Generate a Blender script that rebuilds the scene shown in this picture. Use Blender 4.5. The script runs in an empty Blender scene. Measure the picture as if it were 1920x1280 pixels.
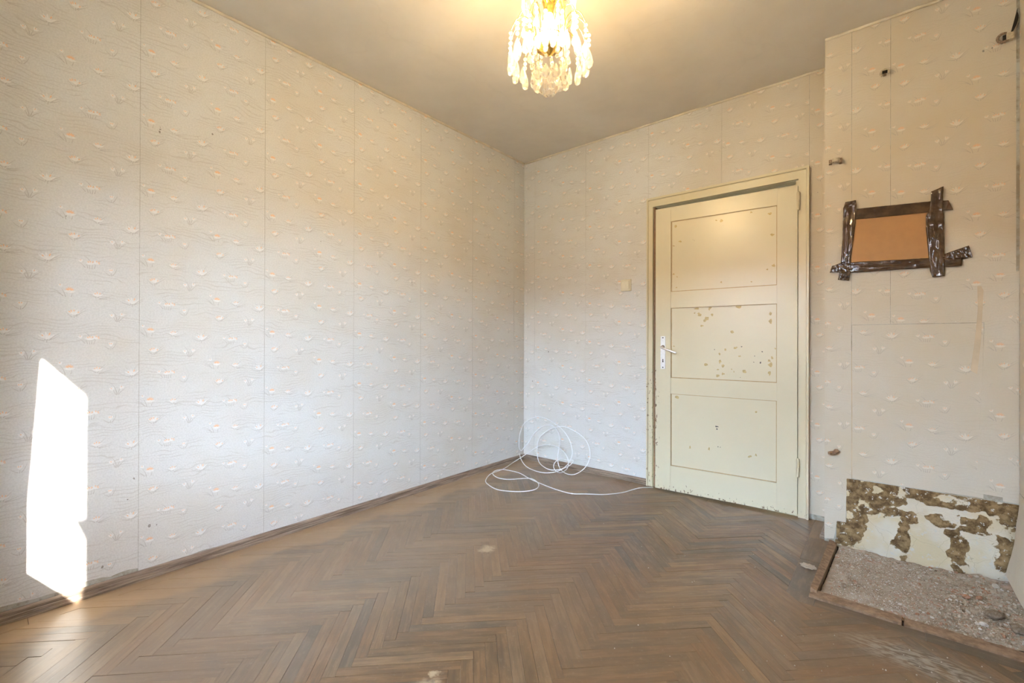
import bpy, bmesh, math, random
from mathutils import Vector, Matrix, noise
R = random.Random(7)
PI = math.pi
scene = bpy.context.scene
COL = scene.collection

# ------------------------------------------------------------------ camera
F_PX, YAW, PITCH, ROLL = 846.0, 0.69231, 0.0020986, 0.0029948
CAM = Vector((2.5113, -3.1964, 1.0408))
fw = Vector((-math.sin(YAW)*math.cos(PITCH), math.cos(YAW)*math.cos(PITCH), math.sin(PITCH)))
r0 = Vector((math.cos(YAW), math.sin(YAW), 0)); u0 = r0.cross(fw)
rt = r0*math.cos(ROLL)+u0*math.sin(ROLL); up = -r0*math.sin(ROLL)+u0*math.cos(ROLL)
cd = bpy.data.cameras.new('camera'); cam = bpy.data.objects.new('camera', cd); COL.objects.link(cam)
cd.sensor_width = 36; cd.lens = F_PX/1920*36; cd.clip_start = 0.02
cam.matrix_world = Matrix((( rt.x, up.x, -fw.x, CAM.x), (rt.y, up.y, -fw.y, CAM.y), (rt.z, up.z, -fw.z, CAM.z), (0, 0, 0, 1)))
scene.camera = cam
def proj(P):
    d = Vector(P)-CAM; z = d.dot(fw)
    if z < 0.05: return None
    return (960+F_PX*d.dot(rt)/z, 640-F_PX*d.dot(up)/z)

# ------------------------------------------------------------------ sky, sun, exposure
SUN_DIR = Vector((-1.77, 1.0, -1.25)).normalized()          # direction the sunlight travels
world = bpy.data.worlds.new('sky'); scene.world = world; world.use_nodes = True
wn = world.node_tree; wn.nodes.clear()
sky = wn.nodes.new('ShaderNodeTexSky'); sky.sky_type = 'NISHITA'; sky.sun_disc = False
sky.sun_elevation = math.asin(-SUN_DIR.z); sky.sun_rotation = math.atan2(-SUN_DIR.x, -SUN_DIR.y)
sky.dust_density = 0.2; sky.air_density = 1.0
hsv = wn.nodes.new('ShaderNodeHueSaturation'); hsv.inputs['Saturation'].default_value = 0.75
bg = wn.nodes.new('ShaderNodeBackground'); bg.inputs['Strength'].default_value = 4.3
wo = wn.nodes.new('ShaderNodeOutputWorld')
wn.links.new(sky.outputs[0], hsv.inputs['Color']); wn.links.new(hsv.outputs[0], bg.inputs['Color']); wn.links.new(bg.outputs[0], wo.inputs['Surface'])
sl = bpy.data.lights.new('sun', 'SUN'); sl.energy = 12.0; sl.angle = 0.009; sl.color = (1, 0.97, 0.93)
so = bpy.data.objects.new('sun', sl); COL.objects.link(so); so.rotation_euler = SUN_DIR.to_track_quat('-Z', 'Y').to_euler(); so.location = (6, -9, 9)
BULB_STRENGTH = 165.0
vs = scene.view_settings
vs.view_transform = 'Standard'; vs.look = 'None'; vs.gamma = 1; vs.use_curve_mapping = False
vs.exposure = 1.84

# ------------------------------------------------------------------ room measures
H = 2.65; XR = 2.955; YB = -3.6; WT = 0.4
PX0, PY = 2.262, -0.30            # chimney breast: left edge, front face
WX0, WX1, WZ0, WZ1 = 0.98, 2.02, 0.85, 2.26

# ------------------------------------------------------------------ helpers
def link(o, parent=None):
    COL.objects.link(o)
    if parent is not None: o.parent = parent
    return o
def mesh(name, v, f, mats, parent=None, idx=None, smooth=False, attrs=None):
    me = bpy.data.meshes.new(name); me.from_pydata([tuple(p) for p in v], [], f)
    for m in (mats if isinstance(mats, (list, tuple)) else [mats]): me.materials.append(m)
    if idx is not None: me.polygons.foreach_set('material_index', idx)
    if smooth: me.polygons.foreach_set('use_smooth', [True]*len(f))
    for an, (ty, vals) in (attrs or {}).items():
        a = me.attributes.new(an, ty, 'POINT'); a.data.foreach_set('vector' if ty == 'FLOAT_VECTOR' else 'value', vals)
    me.update()
    return link(bpy.data.objects.new(name, me), parent)
def empty(name, loc=(0, 0, 0)):
    o = bpy.data.objects.new(name, None); o.location = loc; o.empty_display_size = 0.05
    return link(o)
def tag(o, label=None, cat=None, group=None, kind=None):
    for k, val in (('label', label), ('category', cat), ('group', group), ('kind', kind)):
        if val: o[k] = val
    return o
class MB:
    def __init__(s): s.v = []; s.f = []; s.i = []
    def add(s, v, f, m=0):
        n = len(s.v); s.v += [tuple(p) for p in v]; s.f += [tuple(n+k for k in q) for q in f]; s.i += [m]*len(f); return s
    def box(s, x0, x1, y0, y1, z0, z1, m=0):
        v = [(x0,y0,z0),(x1,y0,z0),(x1,y1,z0),(x0,y1,z0),(x0,y0,z1),(x1,y0,z1),(x1,y1,z1),(x0,y1,z1)]
        return s.add(v, [(0,3,2,1),(4,5,6,7),(0,1,5,4),(1,2,6,5),(2,3,7,6),(3,0,4,7)], m)
    def prism(s, poly, fn, d0, d1, m=0):                       # polygon (u,w) swept from depth d0 to d1 by fn(u,w,d)
        n = len(poly); v = [fn(a, b, d0) for a, b in poly]+[fn(a, b, d1) for a, b in poly]
        return s.add(v, [tuple(range(n))[::-1], tuple(range(n, 2*n))]+[(k, (k+1) % n, n+(k+1) % n, n+k) for k in range(n)], m)
    def lathe(s, prof, seg=16, c=(0, 0, 0), m=0):             # prof: (r,z)
        v = []; f = []
        for r, z in prof:
            for k in range(seg):
                a = 2*PI*k/seg; v.append((c[0]+r*math.cos(a), c[1]+r*math.sin(a), c[2]+z))
        for j in range(len(prof)-1):
            for k in range(seg):
                k2 = (k+1) % seg; f.append((j*seg+k, j*seg+k2, (j+1)*seg+k2, (j+1)*seg+k))
        f.append(tuple(range(seg))[::-1]); f.append(tuple((len(prof)-1)*seg+k for k in range(seg)))
        return s.add(v, f, m)
    def tube(s, pts, r, seg=6, m=0):
        pts = [Vector(p) for p in pts]; n = len(pts); T = []
        for k in range(n): T.append((pts[min(k+1, n-1)]-pts[max(k-1, 0)]).normalized())
        nrm = T[0].orthogonal().normalized(); v = []; f = []
        for k in range(n):
            nrm = (nrm-T[k]*nrm.dot(T[k])).normalized(); b = T[k].cross(nrm)
            rr = r[k] if isinstance(r, (list, tuple)) else r
            for q in range(seg):
                a = 2*PI*q/seg; v.append(pts[k]+(nrm*math.cos(a)+b*math.sin(a))*rr)
        for k in range(n-1):
            for q in range(seg):
                q2 = (q+1) % seg; f.append((k*seg+q, k*seg+q2, (k+1)*seg+q2, (k+1)*seg+q))
        f.append(tuple(range(seg))[::-1]); f.append(tuple((n-1)*seg+q for q in range(seg)))
        return s.add(v, f, m)
    def build(s, name, mats, parent=None, smooth=False):
        return mesh(name, s.v, s.f, mats, parent, s.i, smooth)
def catmull(P, k=6):
    P = [Vector(p) for p in P]; out = []
    for i in range(len(P)-1):
        a, b, c, d = P[max(i-1, 0)], P[i], P[i+1], P[min(i+2, len(P)-1)]
        for q in range(k):
            t = q/k; out.append(0.5*((2*b)+(c-a)*t+(2*a-5*b+4*c-d)*t*t+(3*b-a-3*c+d)*t*t*t))
    return out+[P[-1]]
def clip(poly, a, b, c):                                         # keep a*x+b*y <= c
    out = []
    for k in range(len(poly)):
        p, q = poly[k], poly[(k+1) % len(poly)]
        dp, dq = a*p[0]+b*p[1]-c, a*q[0]+b*q[1]-c
        if dp <= 0: out.append(p)
        if (dp < 0 < dq) or (dq < 0 < dp):
            t = dp/(dp-dq); out.append((p[0]+(q[0]-p[0])*t, p[1]+(q[1]-p[1])*t))
    return out
def area(poly): return 0.5*abs(sum(poly[k][0]*poly[(k+1) % len(poly)][1]-poly[(k+1) % len(poly)][0]*poly[k][1] for k in range(len(poly)))) if len(poly) > 2 else 0

# ------------------------------------------------------------------ material helpers
class NT:
    def __init__(s, name, rough=0.6, spec=0.5):
        s.m = bpy.data.materials.new(name); s.m.use_nodes = True; s.t = s.m.node_tree; s.n = s.t.nodes
        s.b = s.n['Principled BSDF']; s.b.inputs['Roughness'].default_value = rough; s.b.inputs['Specular IOR Level'].default_value = spec
    def new(s, t, **kw):
        n = s.n.new(t)
        for k, v in kw.items(): setattr(n, k, v)
        return n
    def put(s, sock, v):
        if hasattr(v, 'is_output') or isinstance(v, bpy.types.NodeSocket): s.t.links.new(v, sock)
        elif isinstance(v, (tuple, list)) and len(v) == 3 and sock.type == 'RGBA': sock.default_value = (*v, 1)
        else: sock.default_value = v
    def math(s, op, a, b=0.0, c=None, clamp=False):
        n = s.new('ShaderNodeMath', operation=op, use_clamp=clamp); s.put(n.inputs[0], a); s.put(n.inputs[1], b)
        if c is not None: s.put(n.inputs[2], c)
        return n.outputs[0]
    def smooth(s, x, lo, hi):
        n = s.new('ShaderNodeMapRange', interpolation_type='SMOOTHSTEP'); s.put(n.inputs[0], x); s.put(n.inputs[1], lo); s.put(n.inputs[2], hi); return n.outputs[0]
    def mix(s, f, a, b, mode='MIX'):
        n = s.new('ShaderNodeMix', data_type='RGBA', blend_type=mode); s.put(n.inputs[0], f); s.put(n.inputs[6], a); s.put(n.inputs[7], b); return n.outputs[2]
    def pos(s): return s.new('ShaderNodeNewGeometry').outputs['Position']
    def sep(s, v): n = s.new('ShaderNodeSeparateXYZ'); s.put(n.inputs[0], v); return n.outputs
    def comb(s, x, y, z=0.0): n = s.new('ShaderNodeCombineXYZ'); s.put(n.inputs[0], x); s.put(n.inputs[1], y); s.put(n.inputs[2], z); return n.outputs[0]
    def vmul(s, v, k): n = s.new('ShaderNodeVectorMath', operation='MULTIPLY'); s.put(n.inputs[0], v); s.put(n.inputs[1], k); return n.outputs[0]
    def vadd(s, v, k): n = s.new('ShaderNodeVectorMath', operation='ADD'); s.put(n.inputs[0], v); s.put(n.inputs[1], k); return n.outputs[0]
    def dist(s, v, k): n = s.new('ShaderNodeVectorMath', operation='DISTANCE'); s.put(n.inputs[0], v); s.put(n.inputs[1], k); return n.outputs[1]
    def noise(s, vec, scale, detail=3.0, rough=0.55, col=False):
        n = s.new('ShaderNodeTexNoise'); s.put(n.inputs['Vector'], vec); n.inputs['Scale'].default_value = scale; n.inputs['Detail'].default_value = detail; n.inputs['Roughness'].default_value = rough
        return n.outputs[1 if col else 0]
    def attr(s, name): n = s.new('ShaderNodeAttribute', attribute_name=name); return n
    def bump(s, h, strength=0.3, d=0.002):
        n = s.new('ShaderNodeBump'); n.inputs['Strength'].default_value = strength; n.inputs['Distance'].default_value = d; s.put(n.inputs['Height'], h); s.put(s.b.inputs['Normal'], n.outputs[0])
    def color(s, c): s.put(s.b.inputs['Base Color'], c); return s
def plain(name, col, rough=0.6, metal=0.0, var=0.08, scale=40.0, spec=0.5):
    t = NT(name, rough, spec); t.b.inputs['Metallic'].default_value = metal
    n = t.noise(t.pos(), scale, 4)
    t.color(t.mix(t.smooth(n, 0.3, 0.7), tuple(c*(1-var) for c in col), tuple(min(1, c*(1+var)) for c in col)))
    return t.m

# --- wallpaper
def wallpaper():
    t = NT('wallpaper_ground', 0.62, 0.35)
    p = t.pos(); x, y, z = t.sep(p); u = t.math('ADD', x, y)
    n = t.noise(t.comb(t.math('MULTIPLY', u, 5.5), t.math('MULTIPLY', z, 9.0)), 1.0, 2.5, 0.55)
    fr = t.math('ABSOLUTE', t.math('SUBTRACT', t.math('FRACT', t.math('MULTIPLY_ADD', n, 6.5, t.math('MULTIPLY', z, 70.0))), 0.5))
    line = t.math('SUBTRACT', 1.0, t.smooth(fr, 0.05, 0.16))
    msk = t.smooth(t.noise(t.comb(t.math('MULTIPLY', u, 5.0), t.math('MULTIPLY', z, 14.0), 4.0), 1.0, 2.0), 0.46, 0.58)
    line = t.math('MULTIPLY', line, msk)
    mot = t.smooth(t.noise(t.comb(u, z, 1.0), 170.0, 3.0), 0.3, 0.7)
    base = t.mix(mot, (0.615, 0.603, 0.565), (0.695, 0.683, 0.645))
    base = t.mix(t.math('MULTIPLY', line, 0.5), base, (0.50, 0.46, 0.41))
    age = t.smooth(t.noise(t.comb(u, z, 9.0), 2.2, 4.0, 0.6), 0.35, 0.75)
    warm_light = t.math('MULTIPLY', t.smooth(x, 1.1, 2.35), t.smooth(y, -1.2, -0.4))          # warm light painted into the paper toward the chimney breast and door
    base = t.mix(t.math('MULTIPLY_ADD', age, 0.30, t.math('MULTIPLY', warm_light, 0.70)), base, (0.575, 0.485, 0.345))
    t.color(base)
    t.bump(t.math('ADD', mot, t.math('MULTIPLY', line, -1.2)), 0.25, 0.0006)
    return t.m
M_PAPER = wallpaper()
def printink(name, col, ycol):
    t = NT(name, 0.6, 0.35); p = t.pos(); x, y, z = t.sep(p); n = t.smooth(t.noise(p, 150.0, 3), 0.3, 0.7)
    c = t.mix(n, tuple(k*0.95 for k in col), tuple(k*1.04 for k in col))
    warm_light = t.math('MULTIPLY', t.smooth(x, 1.1, 2.35), t.smooth(y, -1.2, -0.4))  # same painted warm light on the printed flowers
    t.color(t.mix(t.math('MULTIPLY', warm_light, 0.70), c, ycol)); return t.m
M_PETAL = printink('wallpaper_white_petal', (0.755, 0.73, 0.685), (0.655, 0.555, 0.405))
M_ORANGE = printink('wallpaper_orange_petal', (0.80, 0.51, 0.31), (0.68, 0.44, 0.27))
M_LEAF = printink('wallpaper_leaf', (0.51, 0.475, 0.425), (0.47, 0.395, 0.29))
M_SPECK = plain('wallpaper_dirt', (0.30, 0.265, 0.225), 0.8, var=0.3, scale=200)
M_TAN = plain('wallpaper_backing', (0.57, 0.45, 0.30), 0.8, var=0.1, scale=12)
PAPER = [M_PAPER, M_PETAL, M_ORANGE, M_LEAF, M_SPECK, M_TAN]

# --- plaster of walls behind the paper, and ceiling
def plaster():
    t = NT('old_wall_plaster', 0.9, 0.2); p = t.pos()
    n = t.smooth(t.noise(p, 9.0, 5, 0.65), 0.35, 0.65)
    c = t.mix(n, (0.34, 0.29, 0.21), (0.50, 0.49, 0.43)); n2 = t.smooth(t.noise(p, 45.0, 3), 0.5, 0.7)
    t.color(t.mix(t.math('MULTIPLY', n2, 0.5), c, (0.22, 0.18, 0.12))); t.bump(n2, 0.4, 0.003); return t.m
M_PLASTER = plaster()
def ceilingm():
    t = NT('ceiling_paint', 0.9, 0.2); p = t.pos(); v = t.vmul(p, (1, 1, 0.0))
    a = t.smooth(t.noise(v, 1.6, 5, 0.6), 0.3, 0.75); b = t.noise(v, 14.0, 4, 0.6)
    c = t.mix(a, (0.67, 0.62, 0.53), (0.75, 0.70, 0.61)); c = t.mix(t.math('MULTIPLY', b, 0.25), c, (0.56, 0.51, 0.43))
    # hairline crack lines
    w = t.vadd(v, t.vmul(t.noise(v, 3.0, 3, 0.6, True), (0.35, 0.35, 0)))
    vo = t.new('ShaderNodeTexVoronoi', feature='DISTANCE_TO_EDGE'); t.put(vo.inputs['Vector'], w); vo.inputs['Scale'].default_value = 0.75
    cr = t.math('SUBTRACT', 1.0, t.smooth(vo.outputs[0], 0.0, 0.006))
    c = t.mix(t.math('MULTIPLY', cr, 0.035), c, (0.25, 0.21, 0.17))
    t.color(c); t.bump(t.noise(v, 6.0, 4), 0.3, 0.004); return t.m
M_CEIL = ceilingm()
M_BEAD = plain('cornice_bead_paint', (0.66, 0.58, 0.44), 0.6, var=0.1, scale=12)
M_PAINTWALL = plain('plain_wall_paint', (0.33, 0.30, 0.26), 0.8, var=0.05, scale=5)

# --- wood
def parquet():
    t = NT('worn_parquet_oak', 0.5, 0.5)
    oi = t.new('ShaderNodeObjectInfo').outputs['Random']; tone = t.attr('tone').outputs['Fac']
    r = t.math('FRACT', t.math('ADD', oi, tone)); g = t.attr('grain').outputs['Vector']
    off = t.comb(t.math('MULTIPLY', r, 53.0), t.math('MULTIPLY', r, 17.0), t.math('MULTIPLY', r, 91.0))
    gn = t.noise(t.vadd(t.vmul(g, (5.0, 130.0, 1.0)), off), 1.0, 4.0, 0.6)
    gs = t.smooth(gn, 0.36, 0.66)
    ramp = t.new('ShaderNodeValToRGB'); t.put(ramp.inputs[0], r); e = ramp.color_ramp.elements
    e[0].position = 0.0; e[0].color = (0.105, 0.080, 0.058, 1); e[1].position = 1.0; e[1].color = (0.195, 0.145, 0.100, 1)
    for ps, c in ((0.14, (0.150, 0.116, 0.086, 1)), (0.30, (0.175, 0.110, 0.060, 1)), (0.50, (0.198, 0.124, 0.066, 1)), (0.66, (0.240, 0.130, 0.062, 1)), (0.78, (0.205, 0.133, 0.075, 1)), (0.90, (0.305, 0.190, 0.098, 1))):
        k = e.new(ps); k.color = c
    c = t.mix(t.math('MULTIPLY', gs, 0.6), ramp.outputs[0], t.mix(0.5, ramp.outputs[0], (0.07, 0.048, 0.032)))
    bl = t.noise(t.vadd(t.vmul(g, (9.0, 45.0, 1.0)), off), 1.0, 3.0, 0.6)                # blotches running along the block
    c = t.mix(t.math('MULTIPLY', t.smooth(bl, 0.40, 0.70), 0.5), c, (0.100, 0.070, 0.048))
    c = t.mix(t.math('MULTIPLY', t.smooth(bl, 0.52, 0.30), 0.30), c, (0.33, 0.235, 0.15))
    p = t.pos(); x, y, z = t.sep(p)
    c = t.mix(t.math('MULTIPLY', t.smooth(t.noise(t.vadd(p, (7, 3, 0)), 1.1, 4, 0.6), 0.42, 0.62), 0.4), c, (0.262, 0.150, 0.080))
    # dirt in broad patches, paler and greyer where daylight sheen is painted in
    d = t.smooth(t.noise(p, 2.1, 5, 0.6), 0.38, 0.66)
    day_sheen = t.math('SUBTRACT', 1.0, t.smooth(t.math('MULTIPLY_ADD', t.noise(p, 0.9, 3), 1.2, x), 1.2, 2.5))   # daylight sheen painted into the wood colour toward the left wall
    c = t.mix(t.math('MULTIPLY', t.math('MAXIMUM', d, t.math('MULTIPLY', day_sheen, 0.7)), t.math('MULTIPLY_ADD', day_sheen, 0.20, 0.28)), c, t.mix(day_sheen, (0.165, 0.108, 0.060), (0.325, 0.278, 0.235)))
    # pale unstained band kept under furniture along the window-side wall
    wob = t.math('MULTIPLY_ADD', t.noise(p, 3.0, 3), 0.34, 0.03)
    band = t.math('MULTIPLY', t.math('SUBTRACT', 1.0, t.smooth(x, wob, t.math('ADD', wob, 0.10))), t.smooth(y, -3.8, -2.2))
    band = t.math('MULTIPLY', t.math('SUBTRACT', 1.0, t.smooth(x, wob, t.math('ADD', wob, 0.06))), 0.62)
    c = t.mix(band, c, (0.37, 0.245, 0.145))
    # bare worn spots
    for (sx, sy, rad) in ((0.972, -1.524, 0.055), (1.452, -2.312, 0.055), (1.42, -2.25, 0.022)):
        dd = t.dist(t.vadd(p, t.vmul(t.noise(p, 22.0, 3, 0.6, True), (0.09, 0.09, 0))), (sx+0.045, sy+0.045, 0))
        c = t.mix(t.math('MULTIPLY', t.math('SUBTRACT', 1.0, t.smooth(dd, rad*0.35, rad)), 0.8), c, (0.55, 0.44, 0.31))
    # whitish plaster dust smear by the broken hearth
    q = t.vadd(t.vmul(p, (0.9, 2.3, 0)), (0, 0, 0)); sm = t.dist(q, (2.60*0.9, -1.20*2.3, 0))
    st = t.smooth(t.noise(t.vmul(p, (30, 90, 0)), 1.0, 3), 0.38, 0.62)
    c = t.mix(t.math('MULTIPLY', t.math('MULTIPLY', t.math('SUBTRACT', 1.0, t.smooth(sm, 0.05, 0.25)), st), 0.55), c, (0.52, 0.48, 0.43))
    # fine dust and scuffs
    ds = t.smooth(t.noise(p, 60.0, 4, 0.65), 0.55, 0.75)
    c = t.mix(t.math('MULTIPLY', ds, 0.16), c, (0.42, 0.37, 0.32))
    t.color(t.mix(1.0, c, (1.0, 0.965, 0.84), 'MULTIPLY'))
    rg = t.math('MULTIPLY_ADD', d, 0.14, 0.31); t.put(t.b.inputs['Roughness'], rg)
    t.bump(gn, 0.25, 0.0012); return t.m
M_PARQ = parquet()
def wood(name, a, b, sc=(3, 3, 60), rough=0.6):
    t = NT(name, rough, 0.4); tc = t.new('ShaderNodeTexCoord').outputs['Object']
    n = t.noise(t.vmul(tc, sc), 1.0, 4, 0.6); t.color(t.mix(t.smooth(n, 0.3, 0.7), a, b)); t.bump(n, 0.3, 0.0015); return t.m
M_BASEB = wood('weathered_baseboard', (0.15, 0.105, 0.072), (0.36, 0.275, 0.20), (5, 5, 110))
M_LATH = wood('raw_edge_lath', (0.19, 0.115, 0.065), (0.34, 0.22, 0.13), (40, 40, 60))
M_SUB = plain('dark_subfloor', (0.035, 0.026, 0.02), 0.9, var=0.3)

# --- door paint
def doorpaint(name, col, wear):
    t = NT(name, 0.28, 0.5); p = t.pos(); x, y, z = t.sep(p)
    n = t.smooth(t.noise(p, 3.0, 4), 0.3, 0.7)
    c = t.mix(n, tuple(k*0.97 for k in col), col)
    # chipped lower edge and handle-side stile: wear mask shaped by noise
    br = t.noise(t.vmul(p, (1.0, 1.0, 0.45)), 85.0, 4, 0.6)
    low = t.math('SUBTRACT', 1.0, t.smooth(z, 0.01, 0.09))
    edge = t.math('SUBTRACT', 1.0, t.smooth(x, 1.245, 1.30)); edge = t.math('MULTIPLY', edge, t.math('SUBTRACT', 1.0, t.smooth(z, 0.75, 1.0)))
    amt = t.math('MULTIPLY', t.math('MAXIMUM', low, edge), wear)
    th = t.math('MULTIPLY_ADD', amt, -0.17, 0.74)
    ch = t.smooth(br, th, t.math('ADD', th, 0.03))
    c = t.mix(ch, c, (0.20, 0.125, 0.07))
    t.color(c); t.b.inputs['Roughness'].default_value = 0.29
    t.bump(t.math('MULTIPLY_ADD', ch, -1.0, t.math('MULTIPLY', t.noise(t.vmul(p, (60, 60, 8)), 1.0, 3), 0.5)), 0.25, 0.0012); return t.m
M_DOOR = doorpaint('cream_gloss_door_paint', (0.68, 0.61, 0.425), 1.0)
M_CASING = doorpaint('cream_casing_paint', (0.65, 0.58, 0.395), 0.8)
M_CHIP = plain('yellowed_undercoat', (0.52, 0.39, 0.17), 0.5, var=0.15, scale=60)
M_CHIPD = plain('dark_chip', (0.10, 0.085, 0.075), 0.7, var=0.2, scale=60)
M_GROOVE = plain('panel_groove_varnish', (0.46, 0.33, 0.16), 0.45, var=0.1, scale=30)
M_SHADOWWOOD = plain('shade_brown_jamb', (0.30, 0.17, 0.09), 0.6, var=0.2)  # dark brown stands in for the shade in the left door gap
M_ALU = plain('brushed_aluminium', (0.78, 0.77, 0.74), 0.35, 0.9, 0.06, 80)
M_BLACK = plain('black_recess', (0.012, 0.010, 0.009), 0.9)
M_SWITCH = plain('ivory_plastic', (0.74, 0.68, 0.52), 0.35, var=0.03)
M_CABLE = plain('white_cable_sheath', (0.80, 0.80, 0.79), 0.4, var=0.03)
M_CARD = plain('brown_hardboard', (0.46, 0.245, 0.095), 0.65, var=0.04, scale=25)
def tape():
    t = NT('brown_packing_tape', 0.10, 0.7); p = t.pos()
    n = t.smooth(t.noise(p, 24.0, 3), 0.3, 0.7); t.color(t.mix(n, (0.045, 0.024, 0.013), (0.10, 0.055, 0.028)))
    t.bump(t.noise(t.vmul(p, (1, 1, 0.6)), 90.0, 3), 0.5, 0.002); return t.m
M_TAPE = tape()
M_GOLD = plain('polished_brass', (0.95, 0.66, 0.20), 0.22, 1.0, 0.05)
def crystal():
    t = NT('cut_glass_crystal'); n = t.n; n.remove(t.b)
    tr = n.new('ShaderNodeBsdfTransparent'); tl = n.new('ShaderNodeBsdfTranslucent'); gl = n.new('ShaderNodeBsdfGlossy')
    tl.inputs['Color'].default_value = (1, 0.97, 0.90, 1); gl.inputs['Roughness'].default_value = 0.06
    fr = n.new('ShaderNodeFresnel'); fr.inputs[0].default_value = 1.6
    m1 = n.new('ShaderNodeMixShader'); m1.inputs[0].default_value = 0.5; t.t.links.new(tr.outputs[0], m1.inputs[1]); t.t.links.new(tl.outputs[0], m1.inputs[2])
    m2 = n.new('ShaderNodeMixShader'); t.t.links.new(t.math('MULTIPLY_ADD', fr.outputs[0], 0.55, 0.03), m2.inputs[0]); t.t.links.new(m1.outputs[0], m2.inputs[1]); t.t.links.new(gl.outputs[0], m2.inputs[2])
    t.t.links.new(m2.outputs[0], n['Material Output'].inputs['Surface']); return t.m
M_CRYSTAL = crystal()
def bulbm():
    t = NT('lit_frosted_bulb'); t.b.inputs['Base Color'].default_value = (1, 0.9, 0.7, 1)
    t.b.inputs['Emission Color'].default_value = (1.0, 0.72, 0.38, 1); t.b.inputs['Emission Strength'].default_value = BULB_STRENGTH; return t.m
M_BULB = bulbm()
def rubblem():
    t = NT('rubble_grit', 0.95, 0.2); p = t.pos(); a = t.attr('tone').outputs['Fac']
    ramp = t.new('ShaderNodeValToRGB'); t.put(ramp.inputs[0], a); e = ramp.color_ramp.elements
    e[0].color = (0.16, 0.11, 0.065, 1); e[1].color = (0.62, 0.58, 0.51, 1)
    for ps, c in ((0.25, (0.29, 0.215, 0.14, 1)), (0.55, (0.40, 0.325, 0.235, 1)), (0.66, (0.36, 0.165, 0.085, 1)), (0.72, (0.46, 0.39, 0.30, 1))):
        k = e.new(ps); k.color = c
    n = t.smooth(t.noise(p, 110.0, 4, 0.7), 0.3, 0.7); t.color(t.mix(t.math('MULTIPLY', n, 0.4), ramp.outputs[0], (0.48, 0.42, 0.34)))
    t.bump(t.noise(p, 160.0, 3), 0.6, 0.004); return t.m
M_RUBBLE = rubblem()
def bareplaster():
    t = NT('bare_limewash_with_mortar', 0.92, 0.2); p = t.pos(); a = t.attr('mortar').outputs['Fac']
    n = t.noise(p, 30.0, 5, 0.7)
    lime = t.mix(t.smooth(t.noise(p, 6.0, 3), 0.4, 0.6), (0.62, 0.515, 0.33), (0.65, 0.58, 0.455))
    vo = t.new('ShaderNodeTexVoronoi', feature='DISTANCE_TO_EDGE'); t.put(vo.inputs['Vector'], t.vadd(p, t.vmul(t.noise(p, 12.0, 3, 0.6, True), (0.06, 0.06, 0.06)))); vo.inputs['Scale'].default_value = 9.0
    lime = t.mix(t.math('MULTIPLY', t.math('SUBTRACT', 1.0, t.smooth(vo.outputs[0], 0.0, 0.008)), 0.45), lime, (0.26, 0.20, 0.13))
    mort = t.mix(t.smooth(n, 0.35, 0.68), (0.105, 0.062, 0.026), (0.33, 0.22, 0.105))
    c = t.mix(t.smooth(t.math('MULTIPLY_ADD', t.math('SUBTRACT', n, 0.5), 0.7, a), 0.46, 0.54), lime, mort)
    w = t.smooth(t.noise(t.vadd(p, (3, 3, 3)), 42.0, 4, 0.7), 0.60, 0.65)
    t.color(t.mix(w, c, (0.60, 0.56, 0.48))); t.bump(n, 0.7, 0.006); return t.m
M_BARE = bareplaster()
M_CLIP = plain('rusty_painted_clip', (0.26, 0.18, 0.11), 0.6, 0.1, 0.35, 120)
M_CLIPL = plain('cream_clip_paint', (0.50, 0.42, 0.28), 0.5, 0.0, 0.2, 120)
M_GRASS = plain('outside_ground_cover', (0.20, 0.20, 0.14), 0.95, var=0.3, scale=0.5)
M_ADDED_CURTAIN = plain('added_curtain_cloth', (0.30, 0.27, 0.22), 0.9, var=0.08)
M_HOUSE = plain('house_render', (0.42, 0.38, 0.32), 0.9, var=0.1, scale=1.5)
M_ROOF = plain('roof_tiles', (0.25, 0.11, 0.07), 0.8, var=0.2, scale=6)
M_DARKGLASS = plain('dark_window_glass', (0.03, 0.035, 0.04), 0.1)
M_WINFRAME = plain('white_window_paint', (0.75, 0.74, 0.70), 0.4, var=0.04)
def panem():
    t = NT('window_glass'); n = t.n; n.remove(t.b)
    tr = n.new('ShaderNodeBsdfTransparent'); gl = n.new('ShaderNodeBsdfGlossy'); gl.inputs['Roughness'].default_value = 0.0
    m = n.new('ShaderNodeMixShader'); m.inputs[0].default_value = 0.07; t.t.links.new(tr.outputs[0], m.inputs[1]); t.t.links.new(gl.outputs[0], m.inputs[2])
    t.t.links.new(m.outputs[0], n['Material Output'].inputs['Surface']); return t.m
M_PANE = panem()

# ================================================================== the setting
def struct(o): o['kind'] = 'structure'; return o
struct(MB().box(-45, 45, -60, 40, -3.7, -3.5).build('ground', M_GRASS))
# terraced house across the yard: plastered walls, pitched roof, window openings (its shaded side faces this room)
nh = struct(empty('neighbouring_house', (0, -18.0, -3.5)))
mb = MB(); mb.box(-17, 19, -7.0, 0, 0, 5.6); mb.build('house_wall', M_HOUSE, nh)
mb = MB(); mb.prism([(-7.5, 5.6), (0.5, 5.6), (-3.5, 8.6)], lambda a, b, d: (d, a, b), -17.4, 19.4); mb.build('house_roof', M_ROOF, nh)
mb = MB(); mb.box(12, 19, 0, 20, 0, 5.6); mb.build('house_wall', M_HOUSE, nh)
mb = MB(); mb.prism([(11.5, 5.6), (19.5, 5.6), (15.5, 8.9)], lambda a, b, d: (a, d, b), -3.5, 20.4); mb.build('house_roof', M_ROOF, nh)
for k in range(7):
    for z in (1.0, 3.5):
        x = -15.2+3.5*k; MB().box(x, x+1.2, -0.02, 0.06, z, z+1.4).build('house_window', M_DARKGLASS, nh)
floor = struct(MB().box(0, XR, YB, 0, -0.16, -0.018).build('floor', M_SUB))
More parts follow.
